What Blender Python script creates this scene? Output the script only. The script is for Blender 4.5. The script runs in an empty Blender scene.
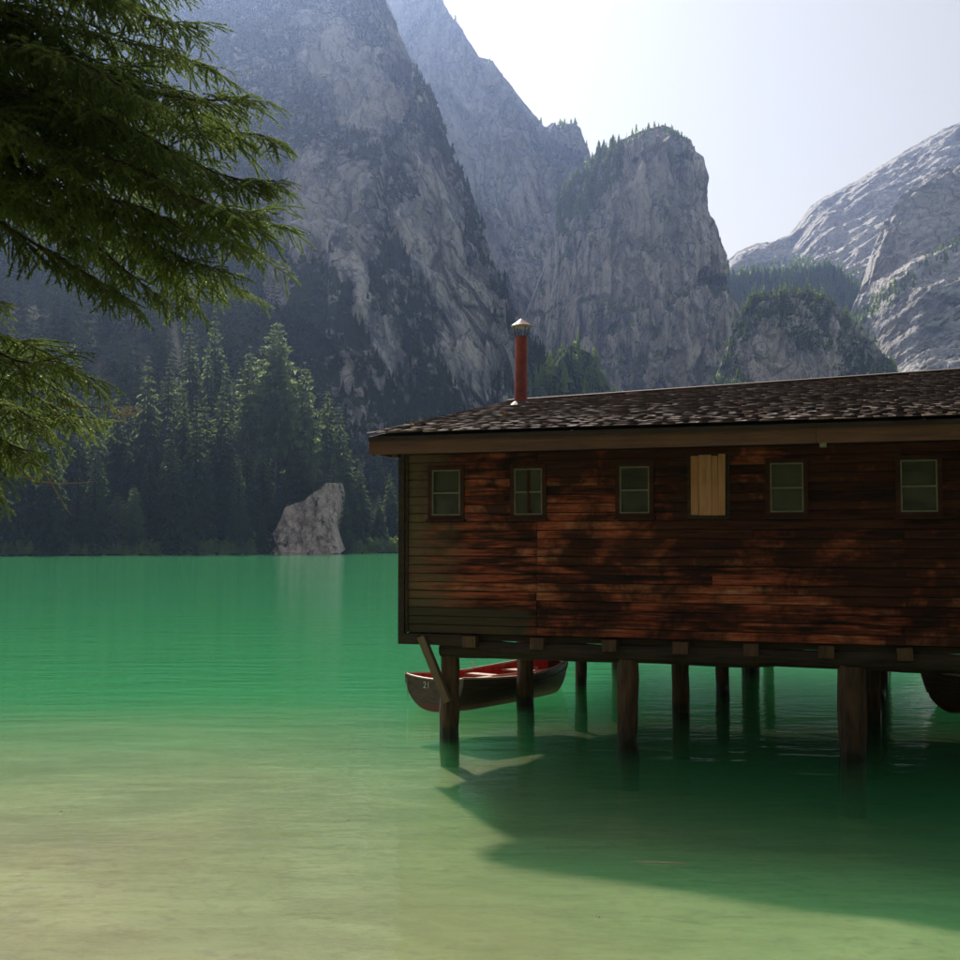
import bpy, math, random
import numpy as np
from mathutils import Vector, Matrix, Euler

# ------------------------------------------------------------------ camera, sky, sun, exposure
SC = bpy.context.scene
COL = SC.collection
CAM_H = 3.05
FPX = 1150.0                       # focal length in pixels of a 960 px wide frame
PITCH = math.atan(61 / FPX)
cam_d = bpy.data.cameras.new('camera')
cam = bpy.data.objects.new('camera', cam_d)
COL.objects.link(cam)
cam.location = (0, 0, CAM_H)
cam.rotation_euler = (math.pi / 2 + PITCH, 0, 0)
cam_d.sensor_width = 36
cam_d.lens = 36 * FPX / 960
cam_d.clip_start = 0.1
cam_d.clip_end = 6000
SC.camera = cam

SUN_EL, SUN_AZ = math.radians(42), math.radians(-18.7)      # azimuth from +Y (ahead), negative = to the left
SUN_DIR = Vector((math.sin(SUN_AZ) * math.cos(SUN_EL), math.cos(SUN_AZ) * math.cos(SUN_EL), math.sin(SUN_EL)))
world = bpy.data.worlds.new('World')
SC.world = world
world.use_nodes = True
wn, wl = world.node_tree.nodes, world.node_tree.links
wn.clear()
sky = wn.new('ShaderNodeTexSky')
sky.sky_type = 'NISHITA'
sky.sun_disc = False
sky.sun_elevation = SUN_EL
sky.sun_rotation = SUN_AZ
sky.altitude = 1500
sky.air_density = 1.0
sky.dust_density = 3.0
sky.ozone_density = 1.0
hs = wn.new('ShaderNodeHueSaturation')
hs.inputs['Saturation'].default_value = 0.14
bg = wn.new('ShaderNodeBackground')
bg.inputs['Strength'].default_value = 0.12
wo = wn.new('ShaderNodeOutputWorld')
wl.new(sky.outputs[0], hs.inputs['Color'])
tint = wn.new('ShaderNodeMix'); tint.data_type = 'RGBA'; tint.blend_type = 'MULTIPLY'
tint.inputs[0].default_value = 1.0
tint.inputs[7].default_value = (1.0, 0.962, 0.88, 1)
wl.new(hs.outputs[0], tint.inputs[6])
wl.new(tint.outputs[2], bg.inputs['Color'])
wl.new(bg.outputs[0], wo.inputs['Surface'])

sun_d = bpy.data.lights.new('sun', 'SUN')
sun_d.energy = 5.0
sun_d.angle = math.radians(2.4)
sun_d.color = (1.0, 0.92, 0.78)
sun = bpy.data.objects.new('sun', sun_d)
COL.objects.link(sun)
sun.location = (-60, 150, 160)
sun.rotation_euler = SUN_DIR.to_track_quat('Z', 'Y').to_euler()

SC.view_settings.view_transform = 'Standard'
SC.view_settings.look = 'None'
SC.view_settings.gamma = 1.0
SC.view_settings.exposure = 0.30
SC.view_settings.use_curve_mapping = False
cy = SC.cycles
cy.use_denoising = True
cy.use_adaptive_sampling = True
cy.adaptive_threshold = 0.02
cy.max_bounces = 7
cy.diffuse_bounces = 3
cy.glossy_bounces = 3
cy.transmission_bounces = 5
cy.volume_bounces = 2
cy.transparent_max_bounces = 12
cy.sample_clamp_indirect = 6.0
cy.caustics_reflective = False
cy.caustics_refractive = False

R = random.Random(11)
NR = np.random.RandomState(7)

# ------------------------------------------------------------------ helpers
def ray(px, py):
    a, b = (px - 480) / FPX, (480 - py) / FPX
    c, s = math.cos(PITCH), math.sin(PITCH)
    return np.array([a, c - s * b, s + c * b])

def at(px, py, Y):                 # point seen at a pixel of the photograph, Y metres ahead
    d = ray(px, py)
    return np.array([0, 0, CAM_H]) + d * (Y / d[1])

def project(P):
    P = np.asarray(P, float)
    x, y, z = P[..., 0], P[..., 1], P[..., 2] - CAM_H
    c, s = math.cos(PITCH), math.sin(PITCH)
    f = np.maximum(c * y + s * z, 1e-3)
    return 480 + FPX * x / f, 480 - FPX * (-s * y + c * z) / f

def h3(ix, iy, iz, seed):
    n = (ix.astype(np.int64) * 73856093) ^ (iy.astype(np.int64) * 19349663) ^ (iz.astype(np.int64) * 83492791) ^ (seed * 2654435)
    n = (n ^ (n >> 13)) * 1274126177
    n = n ^ (n >> 16)
    n = (n * 2246822519) & 0xffffffff
    n = n ^ (n >> 15)
    return (n & 0xffffff) / float(0xffffff)

def vnoise(p, seed=0):             # value noise, -1..1
    f = np.floor(p)
    i = f.astype(np.int64)
    w = p - f
    w = w * w * w * (w * (w * 6 - 15) + 10)
    r = 0
    for dx in (0, 1):
        for dy in (0, 1):
            for dz in (0, 1):
                c = h3(i[..., 0] + dx, i[..., 1] + dy, i[..., 2] + dz, seed)
                r = r + c * (w[..., 0] if dx else 1 - w[..., 0]) * (w[..., 1] if dy else 1 - w[..., 1]) * (w[..., 2] if dz else 1 - w[..., 2])
    return r * 2 - 1

def fbm(p, octaves=5, seed=0, gain=0.5, ridged=False):
    a, r, t = 1.0, 0.0, 0.0
    q = np.array(p, float)
    for o in range(octaves):
        n = vnoise(q + o * 17.3, seed + o)
        if ridged:
            n = 1 - 2 * np.abs(n)
        r = r + a * n
        t += a
        a *= gain
        q = q * 2.03
    return r / t

def facets(x, y, seed):             # angular rock faces: every cell is a plane with its own offset and tilt
    ix, iy = np.floor(x).astype(np.int64), np.floor(y).astype(np.int64)
    best = np.full(x.shape, 1e9); res = np.zeros(x.shape)
    z = np.zeros_like(ix)
    for dx in (-1, 0, 1):
        for dy in (-1, 0, 1):
            cx, cy_ = ix + dx, iy + dy
            ax_ = x - cx - h3(cx, cy_, z, seed); ay_ = y - cy_ - h3(cx, cy_, z + 1, seed)
            d = ax_ ** 2 + ay_ ** 2
            val = (h3(cx, cy_, z + 2, seed) - 0.5) * 1.4 + ax_ * (h3(cx, cy_, z + 3, seed) - 0.5) * 2.6 + ay_ * (h3(cx, cy_, z + 4, seed) - 0.5) * 1.6
            m = d < best
            best = np.where(m, d, best); res = np.where(m, val, res)
    return res

def new_mesh(name, verts, faces, smooth=False, attr=None, mats=None, mat_idx=None):
    me = bpy.data.meshes.new(name)
    verts = np.asarray(verts, dtype=np.float32)
    faces = np.asarray(faces, dtype=np.int32)
    k = faces.shape[1]
    me.vertices.add(len(verts))
    me.vertices.foreach_set('co', verts.ravel())
    me.loops.add(faces.size)
    me.loops.foreach_set('vertex_index', faces.ravel())
    me.polygons.add(len(faces))
    me.polygons.foreach_set('loop_start', np.arange(0, faces.size, k, dtype=np.int32))
    me.polygons.foreach_set('loop_total', np.full(len(faces), k, dtype=np.int32))
    if mat_idx is not None:
        me.polygons.foreach_set('material_index', np.asarray(mat_idx, dtype=np.int32))
    if attr:
        for an, av in attr.items():
            a = me.attributes.new(an, 'FLOAT', 'POINT')
            a.data.foreach_set('value', np.asarray(av, dtype=np.float32))
    me.update(calc_edges=True)
    me.validate()
    if smooth:
        me.polygons.foreach_set('use_smooth', np.ones(len(faces), dtype=bool))
    for m in (mats or []):
        me.materials.append(m)
    return me

def add(name, me, parent=None, loc=(0, 0, 0), rot=(0, 0, 0), scale=(1, 1, 1)):
    o = bpy.data.objects.new(name, me)
    COL.objects.link(o)
    o.parent = parent
    o.location = loc
    o.rotation_euler = rot
    o.scale = scale
    return o

def tag(o, label=None, cat=None, group=None, kind=None):
    if label: o['label'] = label
    if cat: o['category'] = cat
    if group: o['group'] = group
    if kind: o['kind'] = kind
    return o

class MB:                           # collects vertices and faces of one mesh
    def __init__(s):
        s.v, s.f, s.n = [], [], 0
    def put(s, v, f):
        s.v.append(np.asarray(v, float)); s.f += [tuple(int(i) + s.n for i in q) for q in f]; s.n += len(v)
    def box(s, c, size, M=None, taper=None):
        x, y, z = np.array(size) / 2
        v = np.array([(-x, -y, -z), (x, -y, -z), (x, y, -z), (-x, y, -z), (-x, -y, z), (x, -y, z), (x, y, z), (-x, y, z)])
        if M is not None:
            v = v @ np.array(M.to_3x3()).T
        s.put(v + np.array(c), [(0, 3, 2, 1), (4, 5, 6, 7), (0, 1, 5, 4), (1, 2, 6, 5), (2, 3, 7, 6), (3, 0, 4, 7)])
    def tube(s, pts, rad, n=8, caps=True, flat=1.0):
        pts = [Vector(p) for p in pts]
        m = len(pts)
        rad = [rad] * m if np.isscalar(rad) else rad
        rings = []
        up = None
        for i, p in enumerate(pts):
            d = (pts[min(i + 1, m - 1)] - pts[max(i - 1, 0)]).normalized()
            if up is None:
                up = Vector((0, 0, 1)) if abs(d.z) < 0.9 else Vector((1, 0, 0))
            a = d.cross(up).normalized()
            b = a.cross(d).normalized()
            up = b
            for k in range(n):
                t = 2 * math.pi * k / n
                rings.append(p + (a * math.cos(t) + b * math.sin(t) * flat) * rad[i])
        f = []
        for i in range(m - 1):
            for k in range(n):
                f.append((i * n + k, i * n + (k + 1) % n, (i + 1) * n + (k + 1) % n, (i + 1) * n + k))
        if caps:
            f.append(tuple(range(n - 1, -1, -1))); f.append(tuple((m - 1) * n + k for k in range(n)))
        s.put([tuple(r) for r in rings], f)
    def mesh(s, name, mat, smooth=False, fix=False):
        me = bpy.data.meshes.new(name)
        me.from_pydata([tuple(p) for p in np.concatenate(s.v)], [], s.f)
        me.update()
        if fix:
            import bmesh
            b = bmesh.new(); b.from_mesh(me); bmesh.ops.recalc_face_normals(b, faces=b.faces); b.to_mesh(me); b.free()
        if smooth:
            me.polygons.foreach_set('use_smooth', np.ones(len(me.polygons), dtype=bool))
        me.materials.append(mat)
        return me

def grid_faces(nu, nv, wrap=False):
    i = np.arange(nu - 1)[:, None]; j = np.arange(nv - 1)[None, :]
    a = (i * nv + j).ravel()
    return np.stack([a, a + nv, a + nv + 1, a + 1], 1)

# ------------------------------------------------------------------ material nodes
class NT:
    def __init__(s, name):
        s.m = bpy.data.materials.new(name)
        s.m.use_nodes = True
        s.t = s.m.node_tree
        s.t.nodes.clear()
        s.out = s.t.nodes.new('ShaderNodeOutputMaterial')
    def n(s, typ, ins=None, **kw):
        nd = s.t.nodes.new('ShaderNode' + typ)
        for k, v in kw.items():
            setattr(nd, k, v)
        for k, v in (ins or {}).items():
            if isinstance(v, bpy.types.NodeSocket):
                s.t.links.new(v, nd.inputs[k])
            else:
                nd.inputs[k].default_value = v
        return nd
    def link(s, a, b): s.t.links.new(a, b)
    def pos(s): return s.n('NewGeometry').outputs['Position']
    def mapping(s, vec, scale=(1, 1, 1), rot=(0, 0, 0), loc=(0, 0, 0)):
        return s.n('Mapping', {'Vector': vec, 'Scale': scale, 'Rotation': rot, 'Location': loc}).outputs[0]
    def noise(s, vec, scale, detail=4, rough=0.55, dist=0.0):
        return s.n('TexNoise', {'Vector': vec, 'Scale': scale, 'Detail': detail, 'Roughness': rough, 'Distortion': dist}).outputs[0]
    def math(s, op, a, b=0.0, clamp=False):
        nd = s.n('Math', operation=op, use_clamp=clamp)
        for i, x in enumerate((a, b)):
            if isinstance(x, bpy.types.NodeSocket): s.link(x, nd.inputs[i])
            else: nd.inputs[i].default_value = x
        return nd.outputs[0]
    def rng(s, v, a, b, c=0.0, d=1.0):
        return s.n('MapRange', {'Value': v, 'From Min': a, 'From Max': b, 'To Min': c, 'To Max': d}, clamp=True).outputs[0]
    def ramp(s, v, stops):
        nd = s.n('ValToRGB', {'Fac': v})
        e = nd.color_ramp.elements
        while len(e) < len(stops): e.new(0.5)
        for el, (p, c) in zip(e, stops):
            el.position = p; el.color = (*c, 1)
        return nd.outputs[0]
    def mix(s, fac, a, b, mode='MIX'):
        nd = s.n('Mix', data_type='RGBA', blend_type=mode)
        for i, x in ((0, fac), (6, a), (7, b)):
            if isinstance(x, bpy.types.NodeSocket): s.link(x, nd.inputs[i])
            else: nd.inputs[i].default_value = (*x, 1) if isinstance(x, tuple) and len(x) == 3 else x
        return nd.outputs[2]
    def bump(s, h, strength, dist):
        return s.n('Bump', {'Height': h, 'Strength': strength, 'Distance': dist}).outputs[0]
    def principled(s, col, rough=0.8, spec=0.3, normal=None, **kw):
        p = s.n('BsdfPrincipled')
        for k, v in (('Base Color', col), ('Roughness', rough), ('Specular IOR Level', spec)):
            if isinstance(v, bpy.types.NodeSocket): s.link(v, p.inputs[k])
            else: p.inputs[k].default_value = (*v, 1) if isinstance(v, tuple) else v
        if normal is not None: s.link(normal, p.inputs['Normal'])
        for k, v in kw.items(): p.inputs[k].default_value = v
        s.link(p.outputs[0], s.out.inputs['Surface'])
        return p

TH = math.radians(18.4)
HO = (2.66, 17.0)
def wall_uv(t, scale):              # position turned into the boathouse's own frame (x along the wall)
    p = t.mapping(t.pos(), loc=(-HO[0], -HO[1], 0))
    p = t.mapping(p, rot=(0, 0, TH))
    return p, t.mapping(p, scale=scale)

def mat_plank():
    t = NT('weathered_plank')
    p, q = wall_uv(t, (0.55, 1.0, 7.0))
    rnd = t.n('ObjectInfo').outputs['Random']
    shift = t.n('CombineXYZ', {'X': t.math('MULTIPLY', rnd, 37.0), 'Y': t.math('MULTIPLY', rnd, 91.0), 'Z': 0.0}).outputs[0]
    q2 = t.n('VectorMath', {0: q, 1: shift}, operation='ADD').outputs[0]
    g = t.noise(q2, 2.6, 5, 0.6, 0.6)
    fine = t.noise(t.mapping(q2, scale=(2.5, 1, 9)), 3.0, 4, 0.6)
    wear = t.math('ADD', g, t.math('MULTIPLY', t.math('SUBTRACT', rnd, 0.5), 0.20))
    wear = t.math('ADD', wear, t.math('MULTIPLY', t.math('SUBTRACT', fine, 0.5), 0.25))
    col = t.ramp(wear, [(0.22, (0.012, 0.008, 0.007)), (0.36, (0.06, 0.021, 0.013)), (0.46, (0.23, 0.050, 0.025)), (0.58, (0.42, 0.105, 0.050)), (0.76, (0.47, 0.25, 0.135))])
    sep = t.n('SeparateXYZ', {0: p})
    X, Z = sep.outputs[0], sep.outputs[2]
    # sooty old stains with a shape of their own, mostly along the window course
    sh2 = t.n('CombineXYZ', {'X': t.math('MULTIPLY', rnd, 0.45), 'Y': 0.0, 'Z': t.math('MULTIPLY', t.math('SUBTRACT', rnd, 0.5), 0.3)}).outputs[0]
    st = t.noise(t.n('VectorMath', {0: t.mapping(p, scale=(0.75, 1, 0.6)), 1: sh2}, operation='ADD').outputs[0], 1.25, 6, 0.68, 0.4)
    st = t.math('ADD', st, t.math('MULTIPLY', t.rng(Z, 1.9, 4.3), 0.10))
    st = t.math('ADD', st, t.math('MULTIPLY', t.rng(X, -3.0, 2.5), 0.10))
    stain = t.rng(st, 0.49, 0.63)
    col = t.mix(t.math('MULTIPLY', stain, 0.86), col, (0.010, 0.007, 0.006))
    # bleached grey-tan boards near the outer corner, mossy boards low down
    ed = t.math('ADD', t.math('MULTIPLY', t.noise(t.mapping(p, scale=(1, 1, 2.5)), 1.6, 4), 2.2), X)
    grey = t.math('MULTIPLY', t.rng(ed, -2.75, -1.8, 1, 0), 0.85)
    tan = t.mix(fine, (0.07, 0.055, 0.035), (0.21, 0.155, 0.085))
    col = t.mix(grey, col, tan)
    lo = t.math('ADD', Z, t.math('MULTIPLY', X, 0.02))
    moss = t.math('MULTIPLY', t.rng(t.math('ADD', lo, t.math('MULTIPLY', t.noise(p, 3.0), 0.12)), 1.98, 2.04, 1, 0), t.rng(t.math('ADD', X, t.math('MULTIPLY', t.noise(t.mapping(p, scale=(1, 1, 6)), 2.0), 1.2)), -1.5, -1.3, 1, 0))
    col = t.mix(t.math('MULTIPLY', moss, 0.9), col, (0.058, 0.052, 0.032))
    nb = t.bump(t.math('ADD', fine, g), 0.5, 0.012)
    t.principled(col, 0.85, 0.2, nb)
    return t.m

def mat_wood(name, dark, light, scale=(1, 1, 6), sc=3.0, rough=0.8, spec=0.25, bumpd=0.012, world=False):
    t = NT(name)
    c = t.pos() if world else t.n('TexCoord').outputs['Object']
    rnd = t.n('ObjectInfo').outputs['Random']
    shift = t.n('CombineXYZ', {'X': t.math('MULTIPLY', rnd, 37.0), 'Y': t.math('MULTIPLY', rnd, 91.0), 'Z': t.math('MULTIPLY', rnd, 13.0)}).outputs[0]
    q = t.n('VectorMath', {0: t.mapping(c, scale=scale), 1: shift}, operation='ADD').outputs[0]
    g = t.noise(q, sc, 6, 0.65, 0.5)
    b = t.noise(c, 1.7, 3)
    f = t.math('ADD', t.math('MULTIPLY', g, 0.7), t.math('MULTIPLY', b, 0.3))
    col = t.mix(t.rng(f, 0.34, 0.66), dark, light)
    col = t.mix(t.rng(rnd, 0, 1, 0.0, 0.35), col, dark)
    t.principled(col, rough, spec, t.bump(g, 0.6, bumpd))
    return t.m

def mat_plain(name, col, rough=0.6, spec=0.4, var=0.3, sc=8.0, metal=0.0):
    t = NT(name)
    g = t.noise(t.n('TexCoord').outputs['Object'], sc, 5, 0.6)
    c = t.mix(t.rng(g, 0.3, 0.7), tuple(x * (1 - var) for x in col), tuple(min(1, x * (1 + var)) for x in col))
    t.principled(c, rough, spec, t.bump(g, 0.25, 0.01), Metallic=metal)
    return t.m

def mat_shingle():
    t = NT('old_shingle')
    c = t.pos()
    at_ = t.n('Attribute', attribute_name='tone', attribute_type='GEOMETRY').outputs['Fac']
    rnd = t.math('FRACT', t.math('ADD', t.n('ObjectInfo').outputs['Random'], t.math('MULTIPLY', at_, 7.3)))
    g = t.noise(t.mapping(c, rot=(0, 0, TH), scale=(14, 2, 3)), 3.0, 5, 0.65)
    col = t.ramp(t.math('ADD', t.math('MULTIPLY', rnd, 0.55), t.math('MULTIPLY', g, 0.45)), [(0.2, (0.058, 0.036, 0.026)), (0.5, (0.105, 0.066, 0.050)), (0.70, (0.145, 0.097, 0.078)), (0.82, (0.36, 0.28, 0.24))])
    moss = t.rng(t.noise(c, 2.2, 5, 0.65), 0.58, 0.72)
    col = t.mix(t.math('MULTIPLY', moss, 0.5), col, (0.06, 0.055, 0.03))
    t.principled(col, t.rng(rnd, 0, 1, 0.55, 0.75), 0.3, t.bump(g, 0.5, 0.01))
    return t.m

def mat_rock(name, pale, mid, dark, veg, strata=None, zscale=0.35, sc=0.02):
    t = NT(name)
    p = t.pos()
    vm = t.n('Attribute', attribute_name='veg', attribute_type='GEOMETRY').outputs['Fac']
    q = t.mapping(p, scale=(1, 1, zscale))
    if strata: q = t.mapping(p, rot=(0, strata, 0), scale=(0.35, 1, 1.6))
    a = t.noise(q, sc, 9, 0.72, 0.2)
    b = t.noise(t.mapping(q, scale=(1.0, 1.0, 0.36)), sc * 5.5, 7, 0.74, 0.15)
    f = t.math('ADD', t.math('MULTIPLY', a, 0.45), t.math('MULTIPLY', b, 0.55))
    f = t.math('ADD', f, t.rng(vm, 0.25, -0.6, 0.0, 0.09))
    col = t.ramp(f, [(0.405, dark), (0.465, mid), (0.545, pale)])
    wob = t.n('TexNoise', {'Vector': p, 'Scale': sc * 4, 'Detail': 3.0}).outputs['Color']
    qc = t.n('VectorMath', {0: t.mapping(p, scale=((1, 1, 0.30) if not strata else (0.7, 1, 1.0)), rot=((0, 0, 0) if not strata else (0, strata, 0))), 1: t.n('VectorMath', {0: wob, 1: (0.55 / sc * 0.5,) * 3}, operation='MULTIPLY').outputs[0]}, operation='ADD').outputs[0]
    v1 = t.n('TexVoronoi', {'Vector': qc, 'Scale': sc * 2.6}, feature='DISTANCE_TO_EDGE').outputs['Distance']
    v2 = t.n('TexVoronoi', {'Vector': qc, 'Scale': sc * 8.0}, feature='DISTANCE_TO_EDGE').outputs['Distance']
    cr = t.math('MULTIPLY', t.rng(v1, 0.0, 0.05), t.rng(v2, 0.0, 0.06, 0.45, 1.0))
    cell = t.n('TexVoronoi', {'Vector': qc, 'Scale': sc * 2.6}, feature='F1').outputs['Color']
    cellv = t.n('SeparateXYZ', {0: cell}).outputs[0]
    col = t.mix(t.math('MULTIPLY', t.math('SUBTRACT', 1.0, cr), 0.6), col, dark)
    col = t.mix(t.rng(cellv, 0.0, 1.0, 0.0, 0.45), col, mid)
    tint = t.rng(t.noise(t.mapping(p, scale=(1, 1, 0.5)), sc * 1.6, 4), 0.5, 0.7)
    col = t.mix(t.math('MULTIPLY', tint, 0.35), col, (0.36, 0.26, 0.20))
    vn = t.noise(p, sc * 9, 5, 0.7)
    vf = t.rng(t.math('ADD', vm, t.math('MULTIPLY', t.math('SUBTRACT', vn, 0.5), 1.4)), 0.42, 0.62)
    vc = t.mix(t.rng(t.noise(p, sc * 22, 4, 0.7), 0.35, 0.65), tuple(x * 0.45 for x in veg), veg)
    col = t.mix(vf, col, vc)
    h = t.math('ADD', a, t.math('MULTIPLY', b, 0.5))
    h = t.math('ADD', h, t.math('MULTIPLY', cr, 0.25))
    h = t.math('ADD', h, t.math('MULTIPLY', vn, 0.12))
    t.principled(col, 0.9, 0.15, t.bump(h, 0.9, 0.35 / sc * 0.4))
    return t.m

def mat_leaf(name, dark, light, trans=0.35, tcol=None, sc=0.4, gloss=0.0):
    t = NT(name)
    rnd = t.n('ObjectInfo').outputs['Random']
    tone = t.n('Attribute', attribute_name='tone', attribute_type='GEOMETRY').outputs['Fac']
    g = t.noise(t.pos(), sc, 3)
    f = t.math('ADD', t.math('ADD', t.math('MULTIPLY', rnd, 0.35), t.math('MULTIPLY', tone, 0.4)), t.math('MULTIPLY', g, 0.35))
    col = t.mix(t.rng(f, 0.2, 0.85), dark, light)
    d = t.n('BsdfDiffuse', {'Color': col})
    tr = t.n('BsdfTranslucent', {'Color': t.mix(0.0, tcol or light, light) if False else (t.mix(t.rng(f, 0.1, 0.8), tuple(x * 0.7 for x in (tcol or light)), tcol or light))})
    gl = t.n('BsdfGlossy', {'Color': (0.9, 0.95, 0.85, 1), 'Roughness': 0.42})
    m1 = t.n('MixShader', {'Fac': trans, 1: d.outputs[0], 2: tr.outputs[0]})
    lw = t.n('Fresnel', {'IOR': 1.35})
    m2 = t.n('MixShader', {'Fac': t.math('MULTIPLY', lw.outputs[0], gloss), 1: m1.outputs[0], 2: gl.outputs[0]})
    t.link(m2.outputs[0], t.out.inputs['Surface'])
    return t.m

def mat_water():
    t = NT('lake_water')
    p = t.pos()
    w1 = t.noise(t.mapping(p, scale=(0.8, 1.9, 1), rot=(0, 0, 0.25)), 1.5, 3, 0.5, 0.3)
    w2 = t.noise(t.mapping(p, scale=(0.25, 1.0, 1), rot=(0, 0, -0.15)), 1.1, 2, 0.5)
    calm = t.rng(t.noise(t.mapping(p, scale=(0.5, 1, 1)), 0.07, 3), 0.35, 0.65, 0.45, 1.0)
    w3 = t.noise(t.mapping(p, scale=(0.7, 1.6, 1)), 6.5, 2, 0.5)
    h = t.math('MULTIPLY', t.math('ADD', t.math('ADD', t.math('MULTIPLY', w1, 0.55), w2), t.math('MULTIPLY', w3, 0.12)), calm)
    nb = t.bump(h, 0.6, 0.07)
    geo = t.n('NewGeometry')
    cosv = t.math('ABSOLUTE', t.n('VectorMath', {0: geo.outputs['Incoming'], 1: nb}, operation='DOT_PRODUCT').outputs['Value'])
    ce = t.math('ADD', t.math('MULTIPLY', cosv, 0.95), 0.04)       # wave facets lean towards the viewer at grazing angles
    fr = t.math('ADD', t.math('MULTIPLY', t.math('POWER', t.math('SUBTRACT', 1.0, ce, True), 5.0), 0.98), 0.02, True)
    gl = t.n('BsdfGlossy', {'Color': (1, 1, 1, 1), 'Roughness': 0.04, 'Normal': nb})
    tr = t.n('BsdfTransparent', {'Color': (1, 1, 1, 1)})
    mx = t.n('MixShader', {'Fac': fr, 1: tr.outputs[0], 2: gl.outputs[0]})
    t.link(mx.outputs[0], t.out.inputs['Surface'])
    # milky glacial water: little green is absorbed, much red
    sc = t.n('VolumeScatter', {'Color': (0.09, 0.50, 0.215, 1), 'Density': 0.32, 'Anisotropy': 0.0})
    ab = t.n('VolumeAbsorption', {'Color': (0.20, 0.66, 0.38, 1), 'Density': 0.32})
    ad = t.n('AddShader', {0: sc.outputs[0], 1: ab.outputs[0]})
    t.link(ad.outputs[0], t.out.inputs['Volume'])
    return t.m

def mat_bed():
    t = NT('lake_bed_silt')
    p = t.pos()
    g = t.noise(t.mapping(p, scale=(0.7, 1.2, 1)), 0.55, 7, 0.68, 0.5)
    f = t.noise(p, 6.0, 5, 0.65)
    col = t.mix(t.rng(g, 0.40, 0.60), (0.36, 0.365, 0.185), (0.27, 0.265, 0.135))
    big = t.rng(t.noise(t.mapping(p, scale=(0.6, 1.0, 1)), 0.16, 4, 0.6, 0.4), 0.46, 0.62)
    col = t.mix(t.math('MULTIPLY', big, 0.38), col, (0.19, 0.17, 0.085))
    col = t.mix(t.rng(f, 0.52, 0.75), col, (0.24, 0.20, 0.12))
    t.principled(col, 0.95, 0.1, t.bump(f, 0.4, 0.03))
    return t.m

def mat_soil(name, a, b, sc=0.3):
    t = NT(name)
    g = t.noise(t.pos(), sc, 7, 0.68)
    t.principled(t.mix(t.rng(g, 0.4, 0.62), a, b), 0.95, 0.1, t.bump(g, 0.8, 0.5))
    return t.m

M_PLANK = mat_plank()
M_BEAM = mat_wood('dark_beam', (0.018, 0.013, 0.010), (0.075, 0.052, 0.036), scale=(0.5, 6, 6))
M_FASCIA = mat_wood('fascia_wood', (0.075, 0.040, 0.026), (0.20, 0.105, 0.062), scale=(0.4, 5, 6))
M_POST = mat_wood('post_wood', (0.030, 0.021, 0.015), (0.19, 0.105, 0.062), scale=(7, 7, 0.8), sc=2.2, bumpd=0.03)
def _wet(m):
    t = NT.__new__(NT); t.m = m; t.t = m.node_tree
    pr_ = [n for n in t.t.nodes if n.type == 'BSDF_PRINCIPLED'][0]
    src = pr_.inputs['Base Color'].links[0].from_socket
    z = t.n('SeparateXYZ', {0: t.pos()}).outputs[2]
    zz = t.math('ADD', z, t.math('MULTIPLY', t.noise(t.mapping(t.pos(), scale=(1, 1, 0.4)), 9.0, 4), -0.28))
    k = t.rng(zz, -0.02, 0.10, 1, 0)
    t.link(t.mix(t.math('MULTIPLY', k, 0.85), src, (0.012, 0.016, 0.008)), pr_.inputs['Base Color'])
    t.link(t.rng(k, 0, 1, 0.8, 0.35), pr_.inputs['Roughness'])
_wet(M_POST)
M_BRACE = mat_wood('brace_wood', (0.13, 0.095, 0.065), (0.27, 0.20, 0.135), scale=(5, 5, 0.8))
M_CASING = mat_wood('casing_wood', (0.016, 0.008, 0.006), (0.095, 0.030, 0.018), scale=(4, 4, 4))
M_BOARD = mat_wood('fresh_board', (0.38, 0.165, 0.080), (0.64, 0.36, 0.215), scale=(9, 9, 0.9), sc=2.0)
M_SASH = mat_plain('sash_paint', (0.17, 0.17, 0.12), 0.6, 0.3, 0.25)
M_RAFTER = mat_plain('rafter_end_wood', (0.20, 0.20, 0.14), 0.8, 0.2, 0.3)
M_SHINGLE = mat_shingle()
M_RUST = mat_plain('rusty_pipe', (0.27, 0.050, 0.030), 0.6, 0.35, 0.45, 5.0)
M_CAP = mat_plain('cap_metal', (0.46, 0.27, 0.21), 0.45, 0.5, 0.25, 9.0)
M_DARKMETAL = mat_plain('dark_metal', (0.05, 0.03, 0.025), 0.5, 0.5)
M_HULL = mat_wood('hull_wood', (0.035, 0.020, 0.013), (0.085, 0.048, 0.030), scale=(0.6, 3, 8), rough=0.55, spec=0.35, bumpd=0.004)
_t = NT('hull_paint')
_p = _t.n('SeparateXYZ', {0: _t.pos()}).outputs[2]
_g = _t.noise(_t.mapping(_t.n('TexCoord').outputs['Object'], scale=(0.6, 2, 9)), 3.0, 5, 0.65)
_c = _t.mix(_t.rng(_g, 0.38, 0.62), (0.060, 0.036, 0.025), (0.12, 0.074, 0.052))
_c = _t.mix(_t.rng(_p, 0.055, 0.075, 1, 0), _c, (0.17, 0.045, 0.03))
_t.principled(_c, 0.5, 0.35)
M_HULL = _t.m
M_LINING = mat_wood('red_lining', (0.38, 0.036, 0.026), (0.68, 0.095, 0.065), scale=(8, 2, 1), rough=0.5, spec=0.4, bumpd=0.004)
M_RAIL = mat_wood('rail_wood', (0.50, 0.33, 0.25), (0.74, 0.60, 0.48), scale=(1, 5, 5), rough=0.5, spec=0.4, bumpd=0.003)
M_WHITE = mat_plain('white_paint', (0.7, 0.68, 0.62), 0.6, 0.3, 0.1)
M_STEEL = mat_plain('chain_steel', (0.45, 0.43, 0.40), 0.45, 0.5, 0.2)
M_WATER = mat_water()
M_BED = mat_bed()
M_YLEAF = mat_plain('yellow_leaf', (0.62, 0.36, 0.05), 0.6, 0.3, 0.2)
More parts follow.
